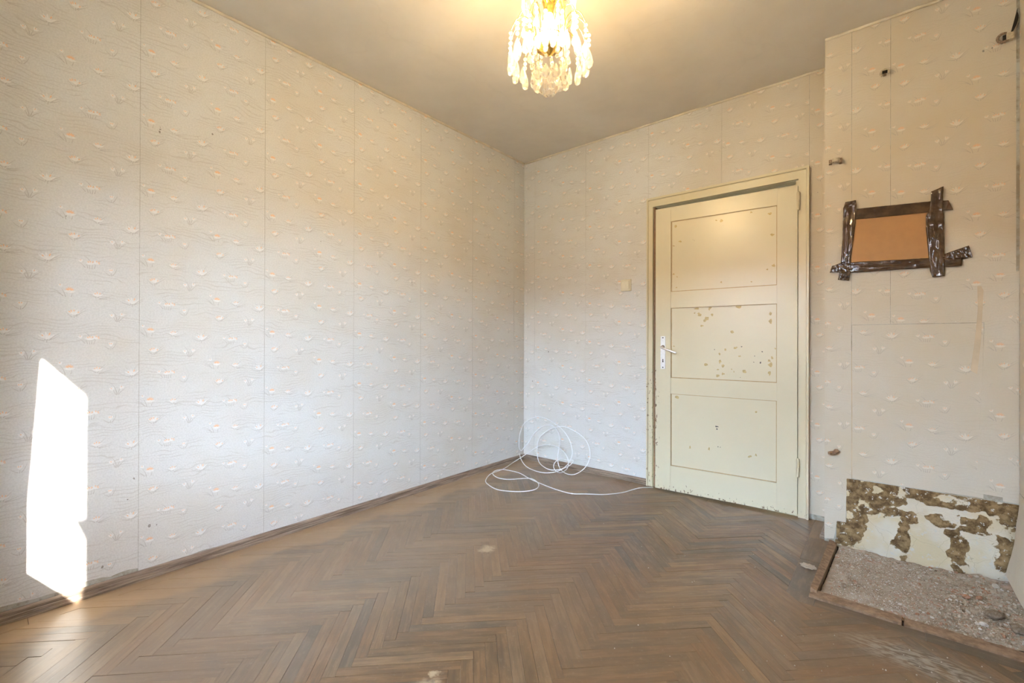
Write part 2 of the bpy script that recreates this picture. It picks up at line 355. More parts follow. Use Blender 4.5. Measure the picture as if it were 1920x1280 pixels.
ceiling = struct(MB().box(-0.2, XR+0.2, YB-WT, 0.3, H, H+0.2).build('ceiling', M_CEIL))
wall_left = struct(MB().box(-0.2, 0, YB-WT, 0.3, -0.16, H).build('wall_left', M_PLASTER))
wall_right = struct(MB().box(XR, XR+0.2, YB-WT, 0.3, -0.16, H).build('wall_right', M_PLASTER))
DX0, DX1, DZ = 1.204, 2.108, 2.028            # door niche
mb = MB(); mb.box(0, DX0, 0, 0.3, -0.16, H); mb.box(DX1, XR, 0, 0.3, -0.16, H); mb.box(DX0, DX1, 0, 0.3, DZ, H); mb.box(DX0, DX1, 0.16, 0.3, -0.16, DZ)
wall_back = struct(mb.build('wall_back', M_PLASTER))
mb = MB(); y0, y1 = YB-WT, YB
mb.box(0, WX0, y0, y1, -0.16, H); mb.box(WX1, XR, y0, y1, -0.16, H); mb.box(WX0, WX1, y0, y1, -0.16, WZ0); mb.box(WX0, WX1, y0, y1, WZ1, H)
struct(mb.build('wall_front', M_PAINTWALL))
wall_ch = struct(MB().box(PX0, XR, PY, 0, -0.16, H).build('wall_chimney', M_PLASTER))
# window behind the photographer: frame, mullion, two panes
win = struct(empty('window_1', ((WX0+WX1)/2, y0, WZ0)))
def wpart(name, x0, x1, ya, yb, z0, z1, m):
    c = win.location; return MB().box(x0-c.x, x1-c.x, ya-c.y, yb-c.y, z0-c.z, z1-c.z).build(name, m, win)
fy0, fy1 = y0, y0+0.06
wpart('window_frame', WX0, WX0+0.06, fy0, fy1, WZ0, WZ1, M_WINFRAME); wpart('window_frame', WX1-0.06, WX1, fy0, fy1, WZ0, WZ1, M_WINFRAME)
wpart('window_frame', WX0+0.06, WX1-0.06, fy0, fy1, WZ1-0.06, WZ1, M_WINFRAME); wpart('window_frame', WX0+0.06, WX1-0.06, fy0, fy1, WZ0, WZ0+0.05, M_WINFRAME)
wpart('mullion', 1.46, 1.52, fy0, fy1, WZ0+0.05, WZ1-0.06, M_WINFRAME)
MB().prism([(1.788-1.5, 1.584-WZ0), (1.845-1.5, 1.527-WZ0), (1.90-1.5, 1.515-WZ0), (1.96-1.5, 1.53-WZ0), (1.96-1.5, 1.62-WZ0), (1.84-1.5, 1.62-WZ0)], lambda a, b, d: (a, d, b), 0.068, 0.076).build('sun_notch_wedge', M_WINFRAME, win)  # unseen wedge added to cut a notch in the sun patch
cv = []; cf = []                                                 # unseen drape added at the window side, shaped to slant the sun patch
for j in range(21):
    zz = 0.55+1.83*j/20; xr_ = 0.887+0.098*max(0, zz-1.016)
    for i in range(41):
        q = i/40; cv.append((0.36+(xr_-0.36)*q-1.5, 0.45-0.022*math.sin(q*34)*(1-q**5)*(0.6+0.4*math.sin(j*0.2)), zz-WZ0))
for j in range(20):
    for i in range(40): k = j*41+i; cf.append((k, k+1, k+42, k+41))
mesh('added_curtain', cv, cf, M_ADDED_CURTAIN, win, smooth=True)
wpart('pane', WX0+0.06, 1.46, fy0+0.028, fy0+0.032, WZ0+0.05, WZ1-0.06, M_PANE); wpart('pane', 1.52, WX1-0.06, fy0+0.028, fy0+0.032, WZ0+0.05, WZ1-0.06, M_PANE)
pl = bpy.data.lights.new('window_portal', 'AREA'); pl.shape = 'RECTANGLE'; pl.size = WX1-WX0; pl.size_y = WZ1-WZ0
pl.cycles.is_portal = True
po = bpy.data.objects.new('window_portal', pl); COL.objects.link(po); po.location = ((WX0+WX1)/2, y0+0.07, (WZ0+WZ1)/2); po.rotation_euler = (PI/2, 0, PI)

# ------------------------------------------------------------------ wallpaper pieces with printed flowers
MAPS = {'left': lambda u, z, d: (d, u, z), 'back': lambda u, z, d: (u, -d, z), 'chim': lambda u, z, d: (u, PY-d, z), 'right': lambda u, z, d: (XR-d, u, z), 'ret': lambda u, z, d: (PX0-d, u, z)}
def petal(c, ang, L, w, s0=0.0):
    ca, sa = math.cos(ang), math.sin(ang); q = [(s0, 0.12), (0.45, 0.5), (0.72, 0.42), (1.0, 0.0), (0.72, -0.42), (0.45, -0.5), (s0, -0.12)]
    return [(c[0]+ca*a*L-sa*b*w, c[1]+sa*a*L+ca*b*w) for a, b in q]
def blade(c, ang, L, bend, w=0.0028):
    pts = []; x, z = c; n = 4
    for k in range(n+1):
        pts.append((x, z, ang)); x += math.cos(ang)*L/n; z += math.sin(ang)*L/n; ang += bend/n
    lf = []; rg = []
    for k, (a, b, g) in enumerate(pts):
        ww = w*(1-0.8*k/n)/2; lf.append((a-math.sin(g)*ww, b+math.cos(g)*ww)); rg.append((a+math.sin(g)*ww, b-math.cos(g)*ww))
    return [[lf[k], rg[k], rg[k+1], lf[k+1]] for k in range(n)]
D = math.radians
def bloom(c, L, w, angs, tips, out):
    for a in angs: out.append((1, petal(c, D(a), L, w*0.8)))
    for a, l in tips: out.append((2, petal((c[0]+math.cos(D(a))*L*0.5, c[1]+math.sin(D(a))*L*0.5), D(a), L*l, w*0.55)))
def motifs():
    M = {}
    o = []; bloom((-0.016, 0.008), 0.013, 0.006, (80, 112, 140), ((112, 0.4),), o); bloom((0.008, -0.014), 0.019, 0.0072, (25, 50, 90, 130, 155), (), o)
    for a in (18, 45, 75, 105, 135, 160): o.append((2, petal((0.008, -0.005), D(a), 0.0150, 0.0038, 0.15)))
    for c, a, L, b in (((-0.012, -0.028), 125, 0.05, 0.9), ((-0.004, -0.032), 100, 0.04, 0.5), ((0.012, -0.03), 75, 0.02, 0.1), ((-0.01, -0.028), 140, 0.04, 0.7)): o += [(3, q) for q in blade(c, D(a), L, b)]
    M['A'] = o
    o = []; bloom((0.0, -0.010), 0.019, 0.008, (68, 90, 112), ((80, 0.25), (108, 0.25)), o)
    for c, a, L, b in (((0.004, -0.022), 55, 0.04, 0.6), ((0.0, -0.024), 90, 0.016, 0.0), ((-0.004, -0.022), 150, 0.025, -0.5)): o += [(3, q) for q in blade(c, D(a), L, b)]
    M['B'] = o
    o = []; bloom((0.0, -0.012), 0.021, 0.0068, (35, 62, 92, 120, 146), ((95, 0.45), (62, 0.4), (122, 0.35)), o)
    for c, a, L, b in (((0.0, -0.018), 60, 0.045, -0.3), ((-0.004, -0.018), 140, 0.03, 0.5), ((0.004, -0.02), 15, 0.05, 0.25), ((0.006, -0.022), 5, 0.045, 0.3)): o += [(3, q) for q in blade(c, D(a), L, b)]
    M['C'] = o
    o = []; bloom((0.0, -0.014), 0.024, 0.0075, (38, 64, 92, 118, 144), ((140, 0.45), (118, 0.45), (92, 0.4), (40, 0.35)), o)
    for c, a, L, b in (((0.003, -0.02), 55, 0.05, -0.3), ((0.006, -0.02), 45, 0.045, -0.2), ((0.0, -0.026), 90, 0.02, 0.0), ((-0.005, -0.024), 140, 0.03, -0.4)): o += [(3, q) for q in blade(c, D(a), L, b)]
    M['D'] = o
    o = []; bloom((0.0, -0.018), 0.031, 0.0085, (42, 70, 96, 120, 142), ((70, 0.42), (128, 0.25)), o)
    for c, a, L, b in (((0.002, -0.022), 82, 0.055, -0.5), ((0.006, -0.022), 50, 0.05, -0.4), ((-0.004, -0.022), 105, 0.05, 0.4), ((0.0, -0.03), 90, 0.02, 0), ((-0.006, -0.024), 165, 0.04, -0.5), ((0.008, -0.02), 25, 0.035, 0.4)): o += [(3, q) for q in blade(c, D(a), L, b)]
    M['E'] = o
    o = []; bloom((-0.014, -0.010), 0.018, 0.008, (75, 100, 125), ((105, 0.25),), o); bloom((0.012, -0.004), 0.018, 0.007, (40, 62, 85), ((70, 0.25),), o)
    for c, a, L, b in (((0.0, -0.025), 95, 0.055, 0.8), ((0.003, -0.026), 75, 0.045, -0.3), ((0.006, -0.026), 55, 0.045, -0.5), ((-0.003, -0.026), 110, 0.03, 0.3), ((0.0, -0.028), 90, 0.02, 0)): o += [(3, q) for q in blade(c, D(a), L, b)]
    M['F'] = o
    o = []; bloom((-0.026, -0.004), 0.014, 0.006, (75, 105, 135), ((100, 0.35),), o); bloom((0.002, -0.010), 0.017, 0.008, (30, 65, 100, 135, 160), ((60, 0.55), (95, 0.5), (125, 0.45)), o); bloom((0.018, -0.007), 0.016, 0.007, (20, 50, 80, 110), ((45, 0.55), (80, 0.5), (20, 0.4)), o)
    for c, a, L, b in (((-0.006, -0.026), 105, 0.02, 0.0), ((0.0, -0.028), 95, 0.02, 0), ((0.006, -0.028), 85, 0.02, 0), ((0.013, -0.026), 75, 0.02, 0), ((0.0, 0.004), 120, 0.028, 0.6), ((0.02, 0.0), 40, 0.03, -0.6), ((-0.014, -0.024), 125, 0.025, 0.2)): o += [(3, q) for q in blade(c, D(a), L, b)]
    M['G'] = o
    return M
MOT = motifs()
LAY = [('A', 0.031, 2.019), ('B', 0.164, 2.109), ('C', 0.122, 2.008), ('D', 0.052, 1.932), ('E', 0.233, 1.991), ('F', 0.183, 1.921), ('G', 0.098, 1.827)]
PW, PHT = 0.2575, 0.3085
def printed(mb, fn, u0, u1, z0, z1, pu, pz, d, polyclip=None):
    k0, k1 = int(math.floor((u0-pu-0.3)/PW)), int(math.ceil((u1-pu+0.1)/PW))
    for k in range(k0, k1+1):
        for nm, mu, mz in LAY:
            cu = pu+k*PW+mu
            if cu < u0-0.05 or cu > u1+0.05: continue
            zz = mz+pz+k*PHT*0.5; n0 = int(math.floor((z0-zz)/PHT))-1; n1 = int(math.ceil((z1-zz)/PHT))+1
            for n in range(n0, n1+1):
                cz = zz+n*PHT
                if cz < z0-0.05 or cz > z1+0.05: continue
                for pi_, (mi, poly) in enumerate(MOT[nm]):
                    q = [(a+cu, b+cz) for a, b in poly]
                    if min(a for a, b in q) < u0 or max(a for a, b in q) > u1 or min(b for a, b in q) < z0 or max(b for a, b in q) > z1:
                        q = clip(clip(clip(clip(q, -1, 0, -u0), 1, 0, u1), 0, -1, -z0), 0, 1, z1)
                        if len(q) < 3: continue
                    if polyclip and not polyclip(*q[0]): continue
                    dd = d+(0.0005 if mi == 2 else 0.00028 if mi == 1 else 0.0001)+pi_*0.000006
                    mb.add([fn(a, b, dd) for a, b in q], [tuple(range(len(q)))], mi)
def strip(parent, wall, u0, u1, z0, z1, pu, pz, jit=0.0, d=0.0014, base=0.0, specks=(), polyclip=None, left_steps=None, seed=0):
    fn = MAPS[wall]; mb = MB(); rr = random.Random(seed+int(u0*1000))
    n = max(2, int((u1-u0)/0.03)); us = [u0+(u1-u0)*k/n for k in range(n+1)]
    zb = [z0+(jit*abs(noise.noise((u*9, z1, 3.3)))*2.2 if jit else 0) for u in us]
    if left_steps:                                               # torn outline (list of (u,z)) replaces the plain rectangle
        poly = left_steps
        mb.prism(poly, fn, base, d)
    else:
        poly = [(u, z) for u, z in zip(us, zb)]+[(u1, z1), (u0, z1)]
        m = len(us); v = []
        for dd in (base, d): v += [fn(u, z, dd) for u, z in zip(us, zb)]+[fn(u, z1, dd) for u in us]
        f = []; o = 2*m
        for k in range(m-1):
            f.append((o+k, o+k+1, o+m+k+1, o+m+k)); f.append((k, k+1, o+k+1, o+k)); f.append((m+k, m+k+1, o+m+k+1, o+m+k))
        f.append((0, m, o+m, o)); f.append((m-1, 2*m-1, o+2*m-1, o+m-1)); mb.add(v, f)
    printed(mb, fn, u0+0.001, u1-0.001, z0+0.004+jit*0.8, z1-0.001, pu, pz, d, polyclip)
    for (su, sz, sr) in specks:
        q = []
        for k in range(7):
            a = 2*PI*k/7; r = sr*0.75*rr.uniform(0.5, 1.1); q.append((su+r*math.cos(a)*0.8, sz+r*math.sin(a)))
        mb.add([fn(a, b, d+0.0009) for a, b in q], [tuple(range(7))], 4)
    return mb.build('wallpaper_strip', PAPER, parent)
SPL = [(-2.649, 1.992, 0.006), (-2.649, 2.001, 0.004), (-2.651, 1.980, 0.008), (-2.445, 2.045, 0.008), (-2.68, 0.225, 0.012), (-2.655, 0.222, 0.006), (-2.735, 0.447, 0.009), (-2.949, 1.538, 0.005), (-2.756, 0.361, 0.005), (-2.836, 0.102, 0.009), (-1.25, 1.45, 0.006), (-1.9, 1.62, 0.005), (-0.06, 1.66, 0.006)]
S = 0.515; G = 0.0008
seams = [YB, -3.234, -2.719, -2.204, -1.689, -1.174, -0.659, -0.144, 0.0]
for k in range(8):
    a, b = seams[k]+G, seams[k+1]-(G if k < 7 else 0)
    zb = (0.03, 0.050, 0.036, 0.034, 0.034, 0.034, 0.034, 0.034)[k]
    strip(wall_left, 'left', a, b, zb, H-0.008, -2.719+S*(k-2), 0.0, 0.012 if k < 4 else 0.006, specks=[s for s in SPL if a < s[0] < b], seed=k)
bsp = [(0.195, 1.60, 0.005), (0.27, 0.96, 0.012), (0.10, 0.70, 0.009), (0.65, 1.55, 0.004), (0.60, 1.38, 0.004)]
for (a, b, pz) in ((0.0, 0.12, 0.05), (0.12, 0.635, -0.094), (0.635, 1.163, -0.045)):
    strip(wall_back, 'back', a+(G if a else 0.002), b-G, 0.034, H-0.008, 0.12 if a == 0.12 else (0.635 if a > 0.5 else -0.395), pz, 0.004, specks=[s for s in bsp if a < s[0] < b], seed=40)
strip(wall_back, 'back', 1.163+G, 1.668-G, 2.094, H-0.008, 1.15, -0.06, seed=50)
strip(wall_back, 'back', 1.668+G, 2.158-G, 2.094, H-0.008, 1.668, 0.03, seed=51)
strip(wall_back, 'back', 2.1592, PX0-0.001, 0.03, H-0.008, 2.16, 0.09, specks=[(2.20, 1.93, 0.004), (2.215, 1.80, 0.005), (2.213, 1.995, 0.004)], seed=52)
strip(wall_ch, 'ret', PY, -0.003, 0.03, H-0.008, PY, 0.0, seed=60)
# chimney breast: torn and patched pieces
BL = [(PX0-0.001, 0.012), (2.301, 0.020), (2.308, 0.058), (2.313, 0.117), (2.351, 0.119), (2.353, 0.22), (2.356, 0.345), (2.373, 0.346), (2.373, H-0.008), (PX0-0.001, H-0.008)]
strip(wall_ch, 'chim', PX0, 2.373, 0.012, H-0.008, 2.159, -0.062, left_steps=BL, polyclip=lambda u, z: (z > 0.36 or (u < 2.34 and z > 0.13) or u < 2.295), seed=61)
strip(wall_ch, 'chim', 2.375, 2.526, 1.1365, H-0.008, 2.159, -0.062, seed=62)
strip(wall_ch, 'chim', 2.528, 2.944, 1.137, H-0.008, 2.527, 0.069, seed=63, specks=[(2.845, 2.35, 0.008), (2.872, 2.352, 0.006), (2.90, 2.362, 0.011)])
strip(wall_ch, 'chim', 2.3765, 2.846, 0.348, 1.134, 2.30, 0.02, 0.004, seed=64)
BR = [(2.822, 0.372), (2.905, 0.369), (2.906, 0.352), (2.953, 0.352), (2.953, 1.355), (2.856, 1.352), (2.850, 1.20), (2.843, 0.9)]
strip(wall_ch, 'chim', 2.832, 2.952, 0.372, 1.352, 2.60, 0.10, d=0.0034, left_steps=BR, polyclip=lambda u, z: u > 2.86, seed=65)
# strip of exposed tan backing between the two
tb = [(2.805, 0.92), (2.826, 0.905), (2.838, 1.05), (2.846, 1.28), (2.838, 1.30), (2.826, 1.30), (2.828, 1.2), (2.822, 1.1), (2.815, 1.02)]
mesh('torn_paper_backing', [MAPS['chim'](a, b, 0.0030) for a, b in tb]+[MAPS['chim'](a, b, 0.0) for a, b in tb], [tuple(range(9))]+[(k, (k+1) % 9, 9+(k+1) % 9, 9+k) for k in range(9)], M_TAN, wall_ch)
ts = [(2.3735, 0.35), (2.379, 0.35), (2.379, 0.7), (2.3765, 1.0), (2.3735, 1.0)]
mesh('torn_paper_backing', [MAPS['chim'](a, b, 0.0019) for a, b in ts]+[MAPS['chim'](a, b, 0.0) for a, b in ts], [tuple(range(5))]+[(k, (k+1) % 5, 5+(k+1) % 5, 5+k) for k in range(5)], M_TAN, wall_ch)
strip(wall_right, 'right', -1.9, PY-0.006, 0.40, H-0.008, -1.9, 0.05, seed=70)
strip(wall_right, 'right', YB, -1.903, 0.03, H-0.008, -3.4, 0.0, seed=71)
# lifted corner of paper hanging off the right wall above the rubble
v = []; f = []
for j in range(9):
    for i in range(7):
        yy = -0.32-0.055*i; zz = 0.40-0.045*j
        lift = 0.004+0.0022*j*j*0.28+0.006*noise.noise((i*0.6, j*0.5, 2))
        v.append((XR-max(0.003, lift), yy, max(0.012, zz)))
for j in range(8):
    for i in range(6): f.append((j*7+i, j*7+i+1, (j+1)*7+i+1, (j+1)*7+i))
o = mesh('wallpaper_strip', v, f, PAPER, wall_right, [0]*len(f)); sm = o.modifiers.new('t', 'SOLIDIFY'); sm.thickness = 0.001

# bare plaster of the hearth with mortar dabs left by the tiles that came off
nx, nz = 130, 80; v = []; att = []; f = []
X0, X1, Z0, Z1 = 2.285, XR-0.001, -0.03, 0.352
BLOB = [(2.37, 0.07, 0.055, 0.07), (2.40, 0.15, 0.04, 0.05), (2.335, 0.06, 0.04, 0.09), (2.60, 0.345, 0.30, 0.030), (2.40, 0.30, 0.045, 0.06), (2.50, 0.27, 0.07, 0.030), (2.575, 0.155, 0.020, 0.02), (2.568, 0.085, 0.026, 0.075), (2.60, 0.19, 0.03, 0.018), (2.745, 0.175, 0.024, 0.025), (2.757, 0.08, 0.030, 0.085), (2.70, 0.215, 0.04, 0.02), (2.83, 0.225, 0.06, 0.028), (2.915, 0.10, 0.028, 0.10), (2.925, 0.29, 0.035, 0.06), (2.46, 0.21, 0.05, 0.03), (2.375, 0.23, 0.03, 0.06), (2.43, 0.31, 0.05, 0.035), (2.66, 0.30, 0.09, 0.02), (2.53, 0.22, 0.06, 0.018), (2.80, 0.20, 0.05, 0.016), (2.86, 0.31, 0.08, 0.024)]
for j in range(nz+1):
    for i in range(nx+1):
        x = X0+(X1-X0)*i/nx; z = Z0+(Z1-Z0)*j/nz
        q = noise.fractal((x*16, z*16, 5), 0.8, 2, 5); m = 0; wx = x+0.022*noise.noise((x*22, z*22, 8)); wz = z+0.022*noise.noise((x*22, z*22, 18))
        for bx, bz, ra, rb in BLOB:
            dd = math.sqrt(((wx-bx)/ra)**2+((wz-bz)/rb)**2); m = max(m, 1.15-0.62*dd)
        m = max(0, min(1, m+0.5*q)); att.append(m)
        hid = (x < 2.352 and z > 0.118) or x < 2.309 or (x < 2.313 and z > 0.02) or z > 0.346
        v.append((x, PY+0.002 if hid else PY-0.0008-0.008*max(0, m-0.42)-0.0025*(0.5+0.5*noise.noise((x*60, z*60, 1)))*m, z))
for j in range(nz):
    for i in range(nx): k = j*(nx+1)+i; f.append((k, k+1, k+nx+2, k+nx+1))
tag(mesh('bare_plaster', v, f, M_BARE, wall_ch, smooth=True, attrs={'mortar': ('FLOAT', att)}), 'cream plaster with brown mortar dabs')

# ------------------------------------------------------------------ parquet
L, W = 0.39, 0.04; s2 = math.sqrt(2); A0, B0 = -0.78, -2.466
X_IN, Y_IN = 0.092, -0.092; NX, NY = 2.19, -1.052
rawp = []
for m in range(-8, 9):
    for j in range(-160, 161):
        for kind in (0, 1):
            if kind == 0: a, b, la, lb = j*W+A0+m*L, j*W+B0-m*L, L, W
            else: a, b, la, lb = j*W+L+A0+m*L, (j+1)*W-L+B0-m*L, W, L
            g = 0.00035
            cs = [(a+g, b+g), (a+la-g, b+g), (a+la-g, b+lb-g), (a+g, b+lb-g)]
            P = [((p-q)/s2, (p+q)/s2) for p, q in cs]
            cx, cy = sum(p[0] for p in P)/4, sum(p[1] for p in P)/4
            if not (-0.3 < cx < XR+0.3 and YB-0.3 < cy < 0.3): continue
            full = all(X_IN < p[0] < XR and YB < p[1] < Y_IN and not (p[0] > NX and p[1] > NY) for p in P)
            if full: rawp.append((P, cx, cy, kind, True)); continue
            Q = clip(clip(clip(clip(P, -1, 0, -X_IN), 1, 0, XR), 0, 1, Y_IN), 0, -1, -YB)
            for piece in (clip(Q, 1, 0, NX), clip(clip(Q, -1, 0, -NX), 0, 1, NY)) if Q else ():
                if area(piece) > 2e-5: rawp.append((piece, cx, cy, kind, False))
def boards(x0, x1, y0, y1, cuts, horiz):                        # straight border boards
    cu = sorted(cuts)
    for k in range(len(cu)-1):
        if horiz: P = [(cu[k]+.0006, y0+.0006), (cu[k+1]-.0006, y0+.0006), (cu[k+1]-.0006, y1-.0006), (cu[k]+.0006, y1-.0006)]
        else: P = [(x0+.0006, cu[k]+.0006), (x1-.0006, cu[k]+.0006), (x1-.0006, cu[k+1]-.0006), (x0+.0006, cu[k+1]-.0006)]
        rawp.append((P, sum(p[0] for p in P)/4, sum(p[1] for p in P)/4, 2 if horiz else 3, False))
boards(0.002, X_IN, 0, 0, [YB, -3.05, -2.42, -1.8, -1.25, -0.62, -0.002], False)
boards(0, 0, Y_IN, -0.002, [X_IN, 0.55, 1.05, 1.6, NX], True)
boards(NX, 2.290, 0, 0, [NY, -0.62, -0.304], False); boards(NX, PX0, 0, 0, [-0.304, -0.002], False)
boards(0, 0, NY, -0.99, [2.2905, 2.62, XR], True)
def scr(P):
    q = [proj((p[0], p[1], 0)) for p in P]
    if any(k is None for k in q): return 0
    q = clip(clip(clip(clip(q, -1, 0, 0), 1, 0, 1920), 0, -1, 0), 0, 1, 1280)
    return area(q)
ranked = sorted(rawp, key=lambda r: -scr(r[0])); ROT = (PI/4, 3*PI/4, 0, PI/2)
TH = 0.018; fullmesh = {}
def plank_geo(P, cx, cy, kind):
    ca, sa = math.cos(-ROT[kind]), math.sin(-ROT[kind])
    loc = [((p[0]-cx)*ca-(p[1]-cy)*sa, (p[0]-cx)*sa+(p[1]-cy)*ca) for p in P]; n = len(P)
    v = [(a, b, -TH) for a, b in loc]+[(a, b, 0) for a, b in loc]
    f = [tuple(range(n, 2*n)), tuple(range(n))[::-1]]+[(k, (k+1) % n, n+(k+1) % n, n+k) for k in range(n)]
    return v, f
rest = MB(); rest_tone = []; rest_grain = []
for k, (P, cx, cy, kind, full) in enumerate(ranked):
    dz = R.uniform(-0.0006, 0.0006)
    if area(P) and sum((P[q][0]*P[(q+1) % len(P)][1]-P[(q+1) % len(P)][0]*P[q][1]) for q in range(len(P))) < 0: P = P[::-1]
    v, f = plank_geo(P, cx, cy, kind)
    if k < 300:
        if full and kind in fullmesh: o = link(bpy.data.objects.new('parquet_block', fullmesh[kind]), floor)
        else:
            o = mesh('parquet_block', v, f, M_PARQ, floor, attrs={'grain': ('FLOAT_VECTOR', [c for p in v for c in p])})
            if full: fullmesh[kind] = o.data
        o.location = (cx, cy, dz); o.rotation_euler = (R.uniform(-0.002, 0.002), R.uniform(-0.002, 0.002), ROT[kind])
    else:
        ca, sa = math.cos(ROT[kind]), math.sin(ROT[kind]); tn = R.random()
        rest.add([(a*ca-b*sa+cx, a*sa+b*ca+cy, c+dz) for a, b, c in v], f)
        rest_tone += [tn]*len(v); rest_grain += [c for p in v for c in p]
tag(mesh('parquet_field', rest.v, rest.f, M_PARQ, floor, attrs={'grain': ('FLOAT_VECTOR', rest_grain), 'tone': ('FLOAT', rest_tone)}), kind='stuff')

# ------------------------------------------------------------------ baseboards, cornice beads
PROF = [(0.0, 0.0), (0.024, 0.0), (0.024, 0.009), (0.019, 0.012), (0.021, 0.016), (0.021, 0.021), (0.014, 0.024), (0.016, 0.028), (0.015, 0.034), (0.008, 0.040), (0.0, 0.040)]
def skirt(name, fn, a, b):
    n = max(2, int(abs(b-a)/0.12)); v = []; f = []; m = len(PROF)
    for k in range(n+1):
        s = a+(b-a)*k/n; w = 0.0012*noise.noise((s*3, 1, 2))
        v += [fn(s, d+(w if d > 0 else 0), z+0.0006) for d, z in PROF]
    for k in range(n):
        for q in range(m): q2 = (q+1) % m; f.append((k*m+q, k*m+q2, (k+1)*m+q2, (k+1)*m+q))
    f.append(tuple(range(m))); f.append(tuple(n*m+q for q in range(m))[::-1])
    return struct(mesh(name, v, f, M_BASEB))
skirt('baseboard_left', lambda s, d, z: (d+0.0016, s, z), YB+0.01, -0.03)
skirt('baseboard_back', lambda s, d, z: (s, -d-0.0016, z), 0.0, 1.158)
skirt('baseboard_chimney', lambda s, d, z: (PX0-d-0.0016, s, z), -0.292, -0.026)
def bead(name, p0, p1, nrm):
    pts = [Vector(p0).lerp(Vector(p1), k/24)+Vector((0, 0, 0.0018*noise.noise((k*0.9, 3, 1)))) for k in range(25)]
    return struct(MB().tube(pts, 0.0075, 8).build(name, M_BEAD, smooth=True))
bead('trim_1', (0.006, YB, H-0.006), (0.006, -0.002, H-0.006), 0)
bead('trim_2', (0.0, -0.006, H-0.006), (PX0, -0.006, H-0.006), 0)
bead('trim_3', (PX0, PY-0.006, H-0.006), (XR, PY-0.006, H-0.006), 0)

# ------------------------------------------------------------------ door with casing
door = struct(empty('door_1', (1.665, 0, 0))); door['label'] = 'cream panelled wooden door standing slightly ajar, paint chipped'
DO = door.location
def dpart(mb, name, m, smooth=False):
    mb.v = [(a-DO.x, b-DO.y, c-DO.z) for a, b, c in mb.v]; return mb.build(name, m, door, smooth)
# casing: flat board with raised outer bead
CX0, CX1, CT = 1.163, 2.160, 2.092; CI0, CI1, CIT = 1.206, 2.106, 2.026
def casing_poly(depths): pass
PROFC = [(0.0, 0.0), (0.0, 0.034), (0.014, 0.034), (0.018, 0.024), (0.066, 0.024), (0.066, 0.0)]   # (from outer edge, depth)
def casing(side):
    mb = MB(); m = len(PROFC); v = []
    for end in (0, 1):
        for w, d in PROFC:
            wl = w*(CI0-CX0)/0.066; wr = w*(CX1-CI1)/0.066; wt = w*(CT-CIT)/0.066
            if side == 'l': v.append((CX0+wl, -d, 0.0 if end == 0 else CT-wt))
            elif side == 'r': v.append((CX1-wr, -d, 0.0 if end == 0 else CT-wt))
            else: v.append((CX0+wl if end == 0 else CX1-wr, -d, CT-wt))
    f = [(q, (q+1) % m, m+(q+1) % m, m+q) for q in range(m)]+[tuple(range(m)), tuple(range(m, 2*m))[::-1]]
    mb.add(v, f); return dpart(mb, 'casing', M_CASING)
casing('l'); casing('r'); casing('t')
mb = MB(); mb.box(DX0+0.001, DX0+0.012, 0.0, 0.155, 0, DZ-0.002); dpart(mb, 'jamb_lining', M_SHADOWWOOD)
mb = MB(); mb.box(DX1-0.018, DX1-0.001, 0.0, 0.155, 0, DZ-0.002); dpart(mb, 'jamb_lining', M_CASING)
mb = MB(); mb.box(DX0+0.018, DX1-0.018, 0.0, 0.155, DZ-0.004, DZ-0.001); dpart(mb, 'jamb_lining', M_CASING)
mb = MB(); mb.box(DX0+0.018, DX1-0.018, 0.065, 0.09, 1.94, DZ-0.004); dpart(mb, 'door_stop', M_CASING)
# leaf, hinged on the right and turned 3 degrees into the room
TT = math.radians(3.0); HX, HY = 2.103, -0.030; LW, LT, LZ0 = 0.856, 1.988, 0.013
def leaf(a, z, d): return (HX-a*math.cos(TT)+d*math.sin(TT), HY-a*math.sin(TT)-d*math.cos(TT), z)
def lbox(name, a0, a1, z0, z1, d0, d1, mat=M_DOOR, bev=0.0):
    mb = MB(); mb.prism([(a0, z0), (a1, z0), (a1, z1), (a0, z1)], leaf, d0, d1); return dpart(mb, name, mat)
AR, AL = 0.107, LW-0.107
lbox('stile', 0, AR-0.0006, LZ0, LT, -0.038, 0); lbox('stile', AL+0.0006, LW, LZ0, LT, -0.038, 0)
RAILS = [(1.887, LT), (1.284, 1.396), (0.688, 0.797), (LZ0, 0.185)]
for z0, z1 in RAILS: lbox('rail', AR, AL, z0, z1, -0.038, -0.0002)
R2 = random.Random(3)
CHIPS = [(1.472,1.911,.0139),(1.438,1.912,.007),(1.853,1.869,.0116),(1.954,1.843,.0162),(1.675,1.844,.0162),(1.646,1.851,.0093),(1.38,1.852,.0139),(1.413,1.741,.0139),(1.367,1.717,.0104),(1.969,1.708,.0162),(1.975,1.521,.0162),(1.942,1.498,.0093),(1.368,1.52,.0139),(1.392,1.499,.0081),(1.676,1.44,.0116),(1.854,1.429,.0093),(1.387,1.425,.0093),(1.521,1.273,.0209),(1.607,1.272,.0185),(1.781,1.274,.0232),(1.96,1.226,.0139),(1.96,1.178,.0209),(1.557,1.157,.0139),(1.541,1.232,.0255),(1.582,1.204,.0301),(1.622,1.229,.0162),(1.572,1.189,.0139),(1.51,1.244,.0093),(1.744,1.115,.0162),(1.371,1.018,.0116),(1.701,.999,.0116),(1.763,1.01,.0162),(1.667,.968,.0139),(1.786,.957,.0104),(1.969,.949,.0139),(1.986,1.008,.0081),(1.67,.922,.0185),(1.583,.897,.0162),(1.687,.888,.0174),(1.658,.866,.0104),(1.658,.827,.0185),(1.687,.84,.0151),(1.814,.861,.0185),(1.954,.932,.0139),(1.96,.908,.0232),(1.956,.854,.0185),(1.74,.872,.007),(1.754,.857,.007),(1.394,.663,.0232),(1.882,.608,.0162),(1.481,.33,.0162),(1.604,.338,.0162),(1.847,.324,.0162),(1.881,.341,.0139)]
